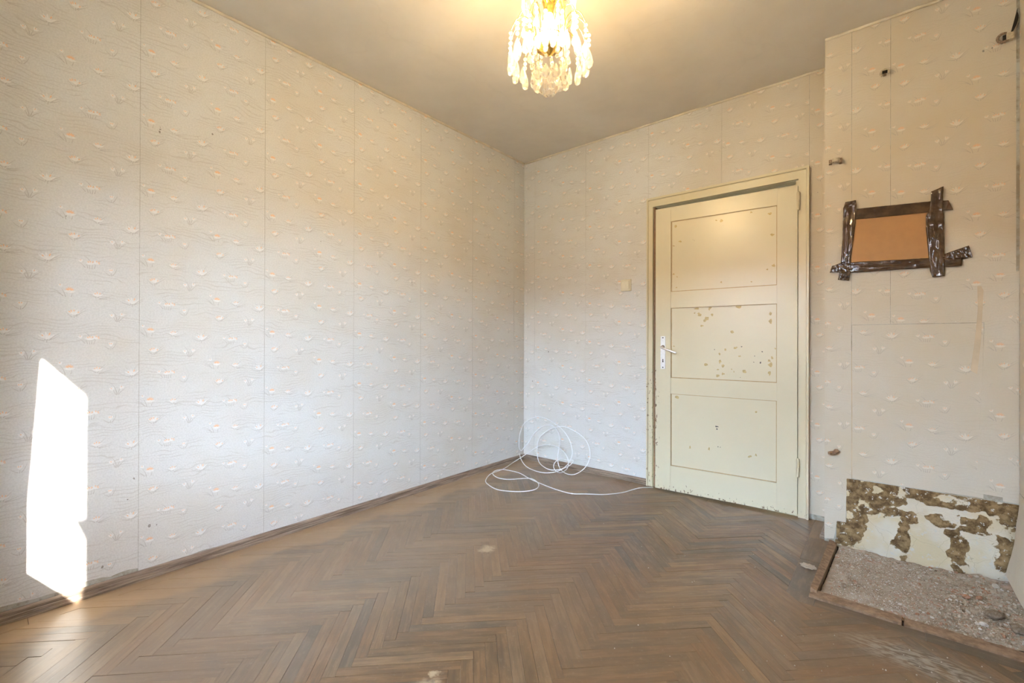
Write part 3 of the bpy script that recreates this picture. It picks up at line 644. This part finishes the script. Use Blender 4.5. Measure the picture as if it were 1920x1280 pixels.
DARK = [(1.636,.998,.0058),(1.798,1.018,.0058),(1.915,.987,.007),(1.873,.959,.0046),(1.906,.919,.0081),(1.868,.92,.0046),(1.791,.821,.0035),(1.652,.491,.0116),(1.652,.475,.008),(1.659,.359,.0058),(1.673,.358,.0046)]
for pz0, pz1 in ((1.396, 1.887), (0.797, 1.284), (0.185, 0.688)):
    mb = MB(); mb.prism([(AR-0.004, pz0-0.004), (AL+0.004, pz0-0.004), (AL+0.004, pz1+0.004), (AR-0.004, pz1+0.004)], leaf, -0.028, -0.009)
    for lst, mi in ((CHIPS, 1), (DARK, 2)):
        for (x, z, s) in lst:
            if not pz0 < z < pz1: continue
            a = (HX-x)/math.cos(TT)*0.995; n = 9; ph = R2.uniform(0, 6); el = R2.uniform(0.6, 1.6); q = []
            for k in range(n):
                g = 2*PI*k/n; rr = s*0.72*R2.uniform(0.4, 1.15); q.append((a+rr*el**0.5*math.cos(g), z+rr/el**0.5*math.sin(g)))
            q = clip(clip(clip(clip(q, -1, 0, -AR-.002), 1, 0, AL-.002), 0, -1, -pz0-.002), 0, 1, pz1-.002)
            if len(q) > 2: mb.add([leaf(k[0], k[1], -0.0087) for k in q], [tuple(range(len(q)))], mi)
    dpart(mb, 'panel', [M_DOOR, M_CHIP, M_CHIPD])
    # thin varnish-coloured bead in the groove round the panel
    for (a0, a1, z0, z1) in ((AR, AL, pz0, pz0+0.006), (AR, AL, pz1-0.004, pz1), (AR, AR+0.004, pz0+0.006, pz1-0.004), (AL-0.006, AL, pz0+0.006, pz1-0.004)):
        lbox('panel_bead', a0, a1, z0, z1, -0.009, -0.0065, M_GROOVE)
# handle plate with lever
def aof(x): return (HX-x)/math.cos(TT)
pa0, pa1 = aof(1.319), aof(1.286)
plate = lbox('handle_plate', pa0, pa1, 0.858, 1.088, 0, 0.004, M_ALU)
pc = (pa0+pa1)/2
for z in (1.077, 0.869):
    mb = MB(); n = 8; mb.prism([(pc+0.0042*math.cos(2*PI*k/n), z+0.0042*math.sin(2*PI*k/n)) for k in range(n)], leaf, 0.004, 0.0055); o = dpart(mb, 'screw', M_BLACK); o.parent = plate; o.location = (0, 0, 0); o.matrix_parent_inverse = Matrix()
mb = MB(); mb.prism([(pc+0.0035, 0.905), (pc+0.004, 0.913), (pc+0.002, 0.916), (pc+0.0035, 0.924), (pc, 0.929), (pc-0.0035, 0.924), (pc-0.002, 0.916), (pc-0.004, 0.913), (pc-0.0035, 0.905)], leaf, 0.0038, 0.0046); o = dpart(mb, 'keyhole', M_BLACK); o.parent = plate
mb = MB(); n = 14; mb.prism([(pc+0.0135*math.cos(2*PI*k/n), 1.012+0.0135*math.sin(2*PI*k/n)) for k in range(n)], leaf, 0.004, 0.007); dpart(mb, 'handle_collar', M_CLIP)
lv = [leaf(pc, 1.012, 0.004), leaf(pc, 1.012, 0.03), leaf(pc+0.002, 1.011, 0.045), leaf(pc-0.008, 1.007, 0.051), leaf(pc-0.05, 0.992, 0.052), leaf(pc-0.105, 0.972, 0.050)]
mb = MB(); mb.tube(catmull(lv, 5), 0.0068, 10); dpart(mb, 'handle_lever', M_ALU, True)
for z in (1.835, 0.245):
    mb = MB(); mb.lathe([(0.0, 0), (0.008, 0.0), (0.008, 0.052), (0.007, 0.053), (0.007, 0.056), (0.008, 0.057), (0.008, 0.105), (0.004, 0.112), (0.0, 0.112)], 12, (HX+0.004, HY-0.009, z)); dpart(mb, 'hinge', M_CASING, False)

# ------------------------------------------------------------------ light switch
sw = tag(empty('light_switch', (0.9895, -0.002, 1.433)), 'square ivory light switch on the wallpaper left of the door', 'light switch')
def sbox(name, x0, x1, d0, d1, z0, z1, b=0.003):
    mb = MB(); v = []
    for k, (dx, d) in enumerate(((0, d0), (0, d1-b), (b, d1))):
        for (a, c) in ((x0+dx, z0+dx), (x1-dx, z0+dx), (x1-dx, z1-dx), (x0+dx, z1-dx)): v.append((a, -d, c))
    f = [(8, 9, 10, 11), (3, 2, 1, 0)]
    for k in range(2):
        for q in range(4): f.append((k*4+q, k*4+(q+1) % 4, k*4+4+(q+1) % 4, k*4+4+q))
    return mb.add(v, f).build(name, M_SWITCH, sw)
sbox('switch_frame', -0.041, 0.041, 0, 0.012, 0, 0.088, 0.004)
rk = sbox('rocker', -0.031, 0.031, 0.012, 0.018, 0.016, 0.076, 0.002); rk.rotation_euler = (0.03, 0, 0)

# ------------------------------------------------------------------ hardboard sheet taped over the flue opening
cov = tag(empty('taped_cover', (2.52, PY-0.0035, 1.36)), 'orange-brown board held to the wall by glossy brown tape', 'wall cover')
def cpt(x, z, d): return (x-2.52, -d, z-1.36)
mb = MB(); mb.prism([(2.372, 1.44), (2.668, 1.43), (2.660, 1.675), (2.383, 1.69)], cpt, 0.0005, 0.005); mb.build('board', M_CARD, cov)
def tapestrip(edge_a, edge_b, d, crease, seed):
    # two polylines (same length) bound the tape; fill with a crumpled grid
    na, nb = 60, 10; rs = random.Random(seed)
    def samp(E, t):
        s = t*(len(E)-1); k = min(int(s), len(E)-2); q = s-k; return (E[k][0]+(E[k+1][0]-E[k][0])*q, E[k][1]+(E[k+1][1]-E[k][1])*q)
    v = []; f = []
    for i in range(na+1):
        t = i/na; A, B = samp(edge_a, t), samp(edge_b, t)
        for j in range(nb+1):
            w = j/nb; x = A[0]+(B[0]-A[0])*w; z = A[1]+(B[1]-A[1])*w
            n1 = abs(noise.noise((t*7+seed*3.1, w*3.5, seed)))+0.5*abs(noise.noise((t*19+seed, w*7, seed*2)))
            h = d+crease*n1
            v.append(cpt(x+0.0008*noise.noise((x*90, z*90, 4)), z+0.0008*noise.noise((x*90, z*90, 9)), h))
    for i in range(na):
        for j in range(nb): k = i*(nb+1)+j; f.append((k, k+1, k+nb+2, k+nb+1))
    o = mesh('tape', v, f, M_TAPE, cov, smooth=True); s = o.modifiers.new('thickness', 'SOLIDIFY'); s.thickness = 0.0006; s.offset = -1
    return o
tapestrip([(2.340,1.729),(2.387,1.727),(2.549,1.717),(2.671,1.710),(2.731,1.703),(2.733,1.700)], [(2.340,1.686),(2.389,1.672),(2.549,1.664),(2.654,1.660),(2.712,1.660),(2.748,1.655)], 0.0062, 0.004, 1)
tapestrip([(2.349,1.768),(2.340,1.736),(2.338,1.577),(2.330,1.457),(2.326,1.41),(2.318,1.371)], [(2.392,1.770),(2.395,1.745),(2.386,1.612),(2.371,1.487),(2.374,1.42),(2.364,1.362)], 0.0066, 0.011, 2)
tapestrip([(2.673,1.754),(2.670,1.686),(2.655,1.640),(2.655,1.587),(2.664,1.452),(2.670,1.380),(2.678,1.352)], [(2.715,1.770),(2.712,1.667),(2.717,1.631),(2.718,1.580),(2.718,1.50),(2.719,1.42),(2.719,1.354)], 0.0075, 0.010, 3)
tapestrip([(2.293,1.446),(2.332,1.458),(2.377,1.456),(2.549,1.448),(2.669,1.444),(2.777,1.428)], [(2.283,1.412),(2.33,1.408),(2.374,1.403),(2.518,1.401),(2.639,1.399),(2.775,1.394)], 0.0070, 0.008, 4)
tapestrip([(2.706,1.452),(2.75,1.468),(2.799,1.485)], [(2.706,1.415),(2.76,1.425),(2.811,1.430)], 0.0060, 0.007, 5)

# ------------------------------------------------------------------ old pipe clips on the chimney breast
def clip_open(name, loc, label):
    t = tag(empty(name, loc), label, 'pipe clip', 'old pipe clips left on the walls')
    MB().box(-0.030, -0.018, -0.018, 0, -0.011, 0.011).build('bracket_end', M_CLIP, t)
    pts = [(0.002+0.017*math.cos(a), -0.024+0.017*math.sin(a), 0) for a in [D(150+k*24) for k in range(12)]]
    mb = MB()
    for k in range(11):
        a, b = pts[k], pts[k+1]; mb.add([(a[0], a[1], -0.008), (b[0], b[1], -0.008), (b[0], b[1], 0.008), (a[0], a[1], 0.008), (a[0]*0.8, a[1]*0.9-0.002, -0.008), (b[0]*0.8, b[1]*0.9-0.002, -0.008), (b[0]*0.8, b[1]*0.9-0.002, 0.008), (a[0]*0.8, a[1]*0.9-0.002, 0.008)], [(0, 1, 2, 3), (4, 5, 6, 7), (0, 1, 5, 4), (2, 3, 7, 6)])
    mb.build('clamp_ring', M_CLIPL, t)
    MB().box(0.014, 0.026, -0.03, 0, -0.017, 0.006).build('spike', M_CLIP, t)
    return t
clip_open('pipe_clip', (2.309, PY-0.001, 1.99), 'rusty open pipe clip level with the top of the door casing')
t = tag(empty('pipe_clip', (2.505, PY-0.0015, 2.372)), 'small ring-shaped pipe clip high on the paper above the taped board', 'pipe clip', 'old pipe clips left on the walls')
mb = MB(); mb.tube([(0.016*math.cos(D(a)), -0.020, 0.016*math.sin(D(a))) for a in range(-30, 250, 20)], 0.0045, 8); mb.build('clamp_ring', M_CLIPL, t, True)
MB().box(-0.006, 0.006, -0.018, 0, -0.008, 0.006).build('spike', M_CLIP, t)
MB().box(-0.010, 0.010, -0.024, -0.016, -0.002, 0.010).build('bracket_end', M_BLACK, t)
t = tag(empty('wooden_peg', (2.308, PY-0.001, 0.478)), 'split brown wooden peg low on the wall beside the door', 'peg')
mb = MB(); mb.tube([(0.006, 0, 0.002), (0.004, -0.02, 0.004), (-0.002, -0.034, 0.0)], [0.011, 0.012, 0.009], 7); mb.build('peg_body', M_LATH, t)
mb = MB(); mb.tube([(-0.004, -0.018, -0.006), (-0.022, -0.026, -0.008), (-0.030, -0.026, -0.009)], [0.010, 0.010, 0.007], 6); mb.build('peg_splinter', M_LATH, t)
t = tag(empty('pipe_clip', (2.916, PY-0.0015, 2.375)), 'dark broken pipe clip in the upper corner by the right wall', 'pipe clip', 'old pipe clips left on the walls')
mb = MB(); mb.tube([(-0.012+0.018*math.cos(D(a)), -0.018, 0.018*math.sin(D(a))) for a in range(60, 330, 20)], 0.0055, 8); mb.build('clamp_ring', M_CLIP, t, True)
MB().box(-0.004, 0.018, -0.026, 0, -0.016, 0.012).build('spike', M_CLIPL, t)
MB().box(-0.014, 0.0, -0.018, -0.01, -0.01, 0.01).build('bracket_end', M_BLACK, t)
# black curl of torn paper, drawn in place of the dark corner gap
v = []; f = []
for k in range(11):
    s = k/10; zz = 2.385+0.10*s; wd = 0.010*math.sin(PI*min(1, s*1.1+0.1))+0.002; xx = 2.925+0.020*s
    v += [(xx, PY-0.004-0.012*math.sin(PI*s), zz), (xx+wd, PY-0.010-0.020*math.sin(PI*s), zz+0.004)]
for k in range(10): f.append((2*k, 2*k+1, 2*k+3, 2*k+2))
o = mesh('dark_gap_curl', v, f, M_BLACK, wall_ch); s = o.modifiers.new('t', 'SOLIDIFY'); s.thickness = 0.001

# ------------------------------------------------------------------ hearth pit: edge laths, rubble
def lath(label, poly, z0, z1, tilt=0.0, group='laths framing the rubble pit'):
    cx, cy = sum(p[0] for p in poly)/len(poly), sum(p[1] for p in poly)/len(poly)
    n = len(poly); v = [(p[0]-cx, p[1]-cy, z0) for p in poly]+[((p[0]-cx)*0.985, (p[1]-cy)*0.985, z1+tilt*(p[0]-cx)) for p in poly]
    o = mesh('edge_lath', v, [tuple(range(n))[::-1], tuple(range(n, 2*n))]+[(k, (k+1) % n, n+(k+1) % n, n+k) for k in range(n)], M_LATH); o.location = (cx, cy, 0)
    return tag(o, label, 'wood strip', group)
lath('narrow wooden lath between the rubble and the parquet, running to the wall', [(2.268, -0.945), (2.291, -0.955), (2.318, -0.345), (2.304, -0.318), (2.285, -0.318)], -0.018, 0.016, -0.25)
lath('wooden edging lath in front of the rubble, end nearest the door', [(2.266, -0.988), (2.558, -0.988), (2.560, -0.930), (2.295, -0.922), (2.266, -0.957)], -0.018, 0.007)
lath('wooden edging lath in front of the rubble, end nearest the right wall', [(2.5605, -0.988), (XR-0.004, -0.988), (XR-0.004, -0.925), (2.5625, -0.930)], -0.018, 0.005)
rb = MB(); tone = []; RB = random.Random(11)
nx, ny = 90, 86; v = []; f = []
RX0, RX1, RY0, RY1 = 2.326, XR-0.003, -0.921, PY-0.012
for j in range(ny+1):
    for i in range(nx+1):
        y = RY0+(RY1-RY0)*j/ny; xa = 2.295+0.03*(y+0.95)/0.6; x = xa+(RX1-xa)*i/nx
        y2 = y
        h = -0.010+0.016*noise.fractal((x*10, y*10, 2), 0.8, 2, 5)+0.012*max(0, (x-2.6)/0.35)+0.008*max(0, (y+0.5)/0.2)
        h = max(h, -0.013); v.append((x, y2, h)); tone.append(min(0.75, max(0.05, 0.42+0.35*noise.fractal((x*16, y*16, 7), 1, 2, 3))))
for j in range(ny):
    for i in range(nx): k = j*(nx+1)+i; f.append((k, k+1, k+nx+2, k+nx+1))
rb.add(v, f)
bmq = bmesh.new(); bmesh.ops.create_icosphere(bmq, subdivisions=1, radius=1.0); ICV = [p.co.copy() for p in bmq.verts]; ICF = [tuple(q.index for q in fc.verts) for fc in bmq.faces]; bmq.free()
for k in range(9000):
    x = RB.uniform(RX0+0.006, RX1-0.012); y = RB.uniform(-0.912, RY1-0.012)
    big = RB.random() < 0.03+0.09*max(0, (x-2.55)/0.3); s = RB.uniform(0.0035, 0.008) if big else RB.uniform(0.0012, 0.0030)
    h = -0.010+0.016*noise.fractal((x*10, y*10, 2), 0.8, 2, 5)+0.012*max(0, (x-2.6)/0.35)+0.008*max(0, (y+0.5)/0.2)
    h = max(h, -0.013)
    sc = (s*RB.uniform(0.7, 1.3), s*RB.uniform(0.7, 1.3), s*RB.uniform(0.5, 0.9)); rot = Matrix.Rotation(RB.uniform(0, 6), 3, 'Z')
    rb.add([rot @ Vector((p.x*sc[0], p.y*sc[1], p.z*sc[2]))*RB.uniform(0.85, 1.1)+Vector((x, y, h+sc[2]*0.55)) for p in ICV], ICF)
    tone += [min(1, max(0, RB.gauss(0.60, 0.20)))]*len(ICV)
tag(mesh('rubble', rb.v, rb.f, M_RUBBLE, attrs={'tone': ('FLOAT', tone)}), 'loose grit and plaster rubble filling the broken hearth', 'rubble', kind='stuff')
def chunk(name, x, y, s, tn, label, seed):
    v = []; bmq = bmesh.new(); bmesh.ops.create_icosphere(bmq, subdivisions=2, radius=1.0)
    h = -0.006+0.016*noise.fractal((x*10, y*10, 2), 0.8, 2, 5)+0.012*max(0, (x-2.6)/0.35)+0.008*max(0, (y+0.5)/0.2)
    for p in bmq.verts:
        q = p.co*(1+0.35*noise.noise(p.co*1.6+Vector((seed, 0, 0)))); v.append((q.x*s[0], q.y*s[1], q.z*s[2]))
    ff = [tuple(q.index for q in fc.verts) for fc in bmq.faces]; bmq.free()
    o = mesh(name, v, ff, M_RUBBLE, attrs={'tone': ('FLOAT', [tn]*len(v))}); o.location = (x, y, max(h, -0.011)+s[2]*1.0); o.rotation_euler = (0, 0, seed)
    return tag(o, label, 'rubble chunk', 'larger chunks in the rubble')
chunk('plaster_chunk', 2.829, -0.712, (0.034, 0.020, 0.014), 0.02, 'dark brown clod, largest lump lying in the rubble', 0.6)
chunk('plaster_chunk', 2.875, -0.795, (0.026, 0.020, 0.015), 0.05, 'dark brown clod at the near right corner of the rubble', 1.7)
chunk('plaster_chunk', 2.868, -0.425, (0.013, 0.011, 0.009), 0.85, 'small pale plaster lump by the bare wall in the rubble', 2.4)
chunk('plaster_chunk', 2.905, -0.42, (0.022, 0.011, 0.010), 0.60, 'flat grey-brown plaster slab near the corner of the rubble', 0.1)
chunk('brick_chunk', 2.765, -0.584, (0.014, 0.010, 0.009), 0.66, 'reddish brick fragment in the middle of the rubble', 3.3)
chunk('brick_chunk', 2.805, -0.56, (0.015, 0.009, 0.008), 0.66, 'reddish brick fragment in the rubble, the one nearer the right wall', 4.2)
chunk('plaster_chunk', 2.372, -0.78, (0.017, 0.011, 0.008), 0.12, 'dark clump beside the narrow lath at the left of the rubble', 5.0)
chunk('plaster_chunk', 2.79, -0.80, (0.014, 0.009, 0.007), 0.95, 'pale plaster flake at the near edge of the rubble', 6.1)
v = []; bmq = bmesh.new(); bmesh.ops.create_icosphere(bmq, subdivisions=3, radius=1.0)
for p in bmq.verts:
    q = p.co*(1+0.5*noise.noise(p.co*3)); v.append((q.x*0.030, q.y*0.020, max(-0.004, q.z*0.010)))
ff = [tuple(q.index for q in fc.verts) for fc in bmq.faces]; bmq.free()
o = mesh('dust_clump', v, ff, M_RUBBLE, attrs={'tone': ('FLOAT', [0.5]*len(v))}); o.location = (2.235, -0.70, 0.0046); tag(o, 'grey fluffy dust clump on the border board beside the lath', 'dust')
cr = MB(); ct = []
for k in range(110):
    x, y = (RB.uniform(1.2, 2.9), RB.uniform(-2.4, -0.35)) if k < 60 else (RB.uniform(2.15, 2.9), RB.uniform(-1.5, -1.06))
    if x > NX-0.02 and y > NY-0.02: continue
    s = RB.uniform(0.0012, 0.0028); cr.add([p*s+Vector((x, y, s*0.7+0.0006)) for p in ICV], ICF); ct += [RB.choice((0.9, 0.95, 1.0, 0.3))]*len(ICV)
tag(mesh('plaster_crumbs', cr.v, cr.f, M_RUBBLE, attrs={'tone': ('FLOAT', ct)}), 'white plaster crumbs scattered over the parquet', 'crumbs', kind='stuff')

# ------------------------------------------------------------------ white cable coiled in the corner
CP = [(1.226,-0.058,0.005),(1.154,-0.131,0.004),(1.106,-0.299,0.004),(1.030,-0.415,0.004),(0.925,-0.489,0.004),(0.849,-0.544,0.004),(0.746,-0.545,0.004),(0.642,-0.526,0.004),(0.513,-0.491,0.004),(0.409,-0.459,0.006),(0.282,-0.403,0.006),(0.184,-0.390,0.004),(0.099,-0.410,0.004),(0.080,-0.478,0.004),(0.127,-0.553,0.004),(0.222,-0.600,0.004),(0.303,-0.584,0.004),(0.356,-0.522,0.004),(0.397,-0.470,0.004),(0.458,-0.470,0.010),(0.541,-0.517,0.010),(0.587,-0.573,0.004),(0.603,-0.651,0.004),(0.562,-0.730,0.004),(0.490,-0.782,0.004),(0.397,-0.810,0.004),(0.279,-0.770,0.004),(0.196,-0.709,0.004),(0.122,-0.576,0.008),(0.116,-0.467,0.010),(0.100,-0.371,0.009),(0.068,-0.230,0.02),(0.090,-0.149,0.050),(0.150,-0.123,0.098),(0.221,-0.098,0.150),(0.299,-0.084,0.179),(0.383,-0.082,0.184),(0.462,-0.090,0.167),(0.525,-0.108,0.129),(0.559,-0.130,0.084),(0.561,-0.148,0.046),(0.540,-0.162,0.018),(0.518,-0.185,0.006),(0.471,-0.171,0.006),(0.436,-0.158,0.026),(0.431,-0.143,0.056),(0.457,-0.128,0.087),(0.494,-0.122,0.099),(0.545,-0.131,0.100),(0.597,-0.120,0.105),(0.578,-0.136,0.068),(0.514,-0.152,0.030),(0.443,-0.168,0.010),(0.374,-0.168,0.010),(0.293,-0.151,0.034),(0.250,-0.129,0.084),(0.225,-0.096,0.163),(0.231,-0.067,0.232),(0.281,-0.044,0.284),(0.356,-0.027,0.324),(0.447,-0.021,0.340),(0.545,-0.029,0.320),(0.621,-0.040,0.293),(0.679,-0.056,0.257),(0.722,-0.080,0.201),(0.736,-0.105,0.142),(0.722,-0.128,0.087),(0.686,-0.147,0.043),(0.638,-0.165,0.012),(0.590,-0.178,0.006),(0.530,-0.165,0.012),(0.481,-0.148,0.040),(0.451,-0.123,0.098),(0.441,-0.090,0.177),(0.436,-0.066,0.233),(0.397,-0.040,0.294),(0.344,-0.025,0.330),(0.288,-0.022,0.336),(0.227,-0.031,0.316),(0.166,-0.056,0.258),(0.124,-0.091,0.175),(0.094,-0.115,0.128),(0.078,-0.135,0.105),(0.068,-0.150,0.140),(0.050,-0.125,0.21),(0.046,-0.100,0.265),(0.061,-0.069,0.329),(0.133,-0.042,0.382),(0.219,-0.035,0.396),(0.312,-0.042,0.382),(0.398,-0.057,0.354),(0.485,-0.079,0.311),(0.554,-0.107,0.256),(0.590,-0.133,0.207),(0.609,-0.155,0.164),(0.603,-0.183,0.110),(0.570,-0.209,0.061),(0.513,-0.228,0.025),(0.432,-0.262,0.006),(0.330,-0.270,0.006),(0.212,-0.238,0.016),(0.139,-0.211,0.055),(0.105,-0.190,0.095)]
cbl = tag(empty('coiled_cable', (0.45, -0.3, 0)), 'white cable loosely coiled in the corner and trailing to the door', 'cable')
pts = [p-Vector((0.45, -0.3, 0)) for p in catmull(CP, 7)]
MB().tube(pts, 0.0034, 8).build('cable_sheath', M_CABLE, cbl, True)
for (q, ln) in ((5, 0.008), (1, 0.010)):
    c = Vector(CP[q])-Vector((0.45, -0.3, 0)); d = (Vector(CP[q+1])-Vector(CP[q-1])).normalized()*ln
    MB().tube([c-d, c-d*0.5, c+d*0.5, c+d], [0.0036, 0.0046, 0.0046, 0.0036], 8).build('cable_joint', M_CABLE, cbl, True)

# ------------------------------------------------------------------ chandelier
CC = (1.485, -1.735)
ch = tag(empty('crystal_chandelier', (CC[0], CC[1], H)), 'lit brass chandelier hung with cut-glass beads and drops', 'chandelier')
def cz(z): return z-H
def pol(r, a, z): return (r*math.cos(a), r*math.sin(a), cz(z))
MB().lathe([(0.0, cz(H)), (0.05, cz(H)), (0.048, cz(H-0.012)), (0.02, cz(H-0.035)), (0.008, cz(H-0.045)), (0.0, cz(H-0.045))], 24).build('ceiling_rose', M_GOLD, ch, True)
MB().tube([(0, 0, cz(H-0.04)), (0, 0, cz(2.47))], 0.006, 10).build('stem', M_GOLD, ch, True)
MB().lathe([(0.0, cz(2.475)), (0.014, cz(2.475)), (0.026, cz(2.455)), (0.03, cz(2.44)), (0.022, cz(2.43)), (0.031, cz(2.42)), (0.031, cz(2.405)), (0.025, cz(2.398)), (0.029, cz(2.390)), (0.026, cz(2.378)), (0.021, cz(2.374)), (0.023, cz(2.366)), (0.019, cz(2.355)), (0.016, cz(2.350)), (0.017, cz(2.335)), (0.0, cz(2.335))], 24).build('lamp_holder', M_GOLD, ch, True)
MB().lathe([(0.0, cz(2.338)), (0.013, cz(2.337)), (0.015, cz(2.322)), (0.025, cz(2.305)), (0.032, cz(2.282)), (0.034, cz(2.262)), (0.031, cz(2.242)), (0.023, cz(2.224)), (0.011, cz(2.214)), (0.0, cz(2.211))], 20).build('bulb', M_BULB, ch, True)
MB().lathe([(0.0, cz(2.478)), (0.03, cz(2.476)), (0.072, cz(2.462)), (0.078, cz(2.452)), (0.076, cz(2.452)), (0.066, cz(2.458)), (0.03, cz(2.466)), (0.0, cz(2.468))], 28).build('added_bulb_shield', M_GOLD, ch, True)  # unseen dish added to keep bulb light off the ceiling
def ring(name, r, z, rad=0.0022): return MB().tube([pol(r, 2*PI*k/36, z) for k in range(37)], rad, 6).build(name, M_GOLD, ch, True)
ring('ring', 0.100, 2.485); ring('ring', 0.062, 2.235)
bead_me = None; drop_me = {}
def bead(parent, p, s=0.0085):
    global bead_me
    if bead_me is None:
        b = MB().lathe([(0, -1), (0.62, -0.72), (1.0, 0.0), (0.62, 0.72), (0, 1)], 8); o = b.build('crystal_bead', M_CRYSTAL); bead_me = o.data; bpy.data.objects.remove(o)
    o = link(bpy.data.objects.new('crystal_bead', bead_me), parent); o.location = p; o.scale = (s, s, s); o.rotation_euler = (0, 0, R.uniform(0, 1)); return o
def drop(parent, p, ln, w, kind='drop'):
    if kind not in drop_me:
        prof = {'drop': [(0, 0), (0.30, -0.10), (0.72, -0.38), (1.0, -0.68), (0.74, -0.90), (0, -1)], 'prism': [(0, 0), (0.5, -0.06), (0.8, -0.15), (1.0, -0.82), (0, -1)]}[kind]
        o = MB().lathe(prof, 6).build('crystal_drop', M_CRYSTAL); drop_me[kind] = o.data; bpy.data.objects.remove(o)
    o = link(bpy.data.objects.new('crystal_drop', drop_me[kind]), parent); o.location = p; o.scale = (w*1.25, w*0.95, ln); o.rotation_euler = (0, 0, R.uniform(0, 3)); return o
for k in range(10):                                               # curved wires from the holder to the upper ring and lower ring
    a = 2*PI*k/10+0.2
    MB().tube(catmull([pol(0.022, a, 2.435), pol(0.055, a, 2.475), pol(0.085, a, 2.482), pol(0.100, a, 2.485)], 5), 0.0014, 5).build('wire_arm', M_GOLD, ch, True)
    p = pol(0.100, a, 2.482); bead(ch, (p[0], p[1], p[2]-0.012), 0.007); drop(ch, (p[0], p[1], p[2]-0.022), 0.135, 0.010, 'prism')
for k in range(6):
    a = 2*PI*k/6
    MB().tube(catmull([pol(0.024, a, 2.402), pol(0.045, a, 2.400), pol(0.066, a, 2.365), pol(0.072, a, 2.30), pol(0.062, a, 2.235)], 6), 0.0014, 5).build('wire_arm', M_GOLD, ch, True)
NA = 16
for k in range(NA):                                               # outer tier: arching arm, three beads, long drop
    a = 2*PI*(k+0.35)/NA
    arm = MB().tube(catmull([pol(0.062, a, 2.235), pol(0.072, a, 2.290), pol(0.100, a, 2.312), pol(0.132, a, 2.295), pol(0.155, a, 2.247)], 6), 0.0017, 5).build('wire_arm', M_GOLD, ch, True)
    p = Vector(pol(0.155, a, 2.247))
    for q in range(3): bead(arm, p+Vector((0, 0, -0.010-0.019*q)), 0.0080)
    MB().tube([p+Vector((0, 0, 0.002)), p+Vector((0, 0, -0.064))], 0.0006, 4).build('bead_wire', M_GOLD, arm)
    drop(arm, p+Vector((0, 0, -0.062)), 0.078, 0.0135); drop(arm, Vector(pol(0.138, a+0.19, 2.190)), 0.075, 0.0125)
    if k % 2 == 0: bead(arm, Vector(pol(0.104, a, 2.298)), 0.0075); bead(arm, Vector(pol(0.104, a, 2.280)), 0.0075); drop(arm, Vector(pol(0.104, a, 2.271)), 0.045, 0.0095)
MB().lathe([(0.0, cz(2.196)), (0.02, cz(2.198)), (0.05, cz(2.205)), (0.052, cz(2.202)), (0.022, cz(2.188)), (0.010, cz(2.176)), (0.0, cz(2.172))], 24).build('drip_dish', M_GOLD, ch, True)
for k in range(3):
    a = 2*PI*k/3+0.4; MB().tube([pol(0.062, a, 2.235), pol(0.05, a, 2.204)], 0.0013, 5).build('wire_arm', M_GOLD, ch, True)
for k in range(10):                                               # inner lower tier
    a = 2*PI*(k+0.2)/10; p = Vector(pol(0.075, a, 2.190))
    bead(ch, p, 0.0075); drop(ch, p+Vector((0, 0, -0.008)), 0.042, 0.010); bead(ch, Vector(pol(0.068, a, 2.132)), 0.0075); bead(ch, Vector(pol(0.064, a+0.3, 2.116)), 0.0075); drop(ch, Vector(pol(0.062, a, 2.108)), 0.055, 0.0115)
for k in range(6):
    a = 2*PI*(k+0.5)/6; bead(ch, Vector(pol(0.030, a, 2.120)), 0.0075); bead(ch, Vector(pol(0.028, a, 2.104)), 0.0075); drop(ch, Vector(pol(0.026, a, 2.096)), 0.075, 0.0115)
bead(ch, (0, 0, cz(2.09)), 0.010); drop(ch, (0, 0, cz(2.08)), 0.07, 0.013)
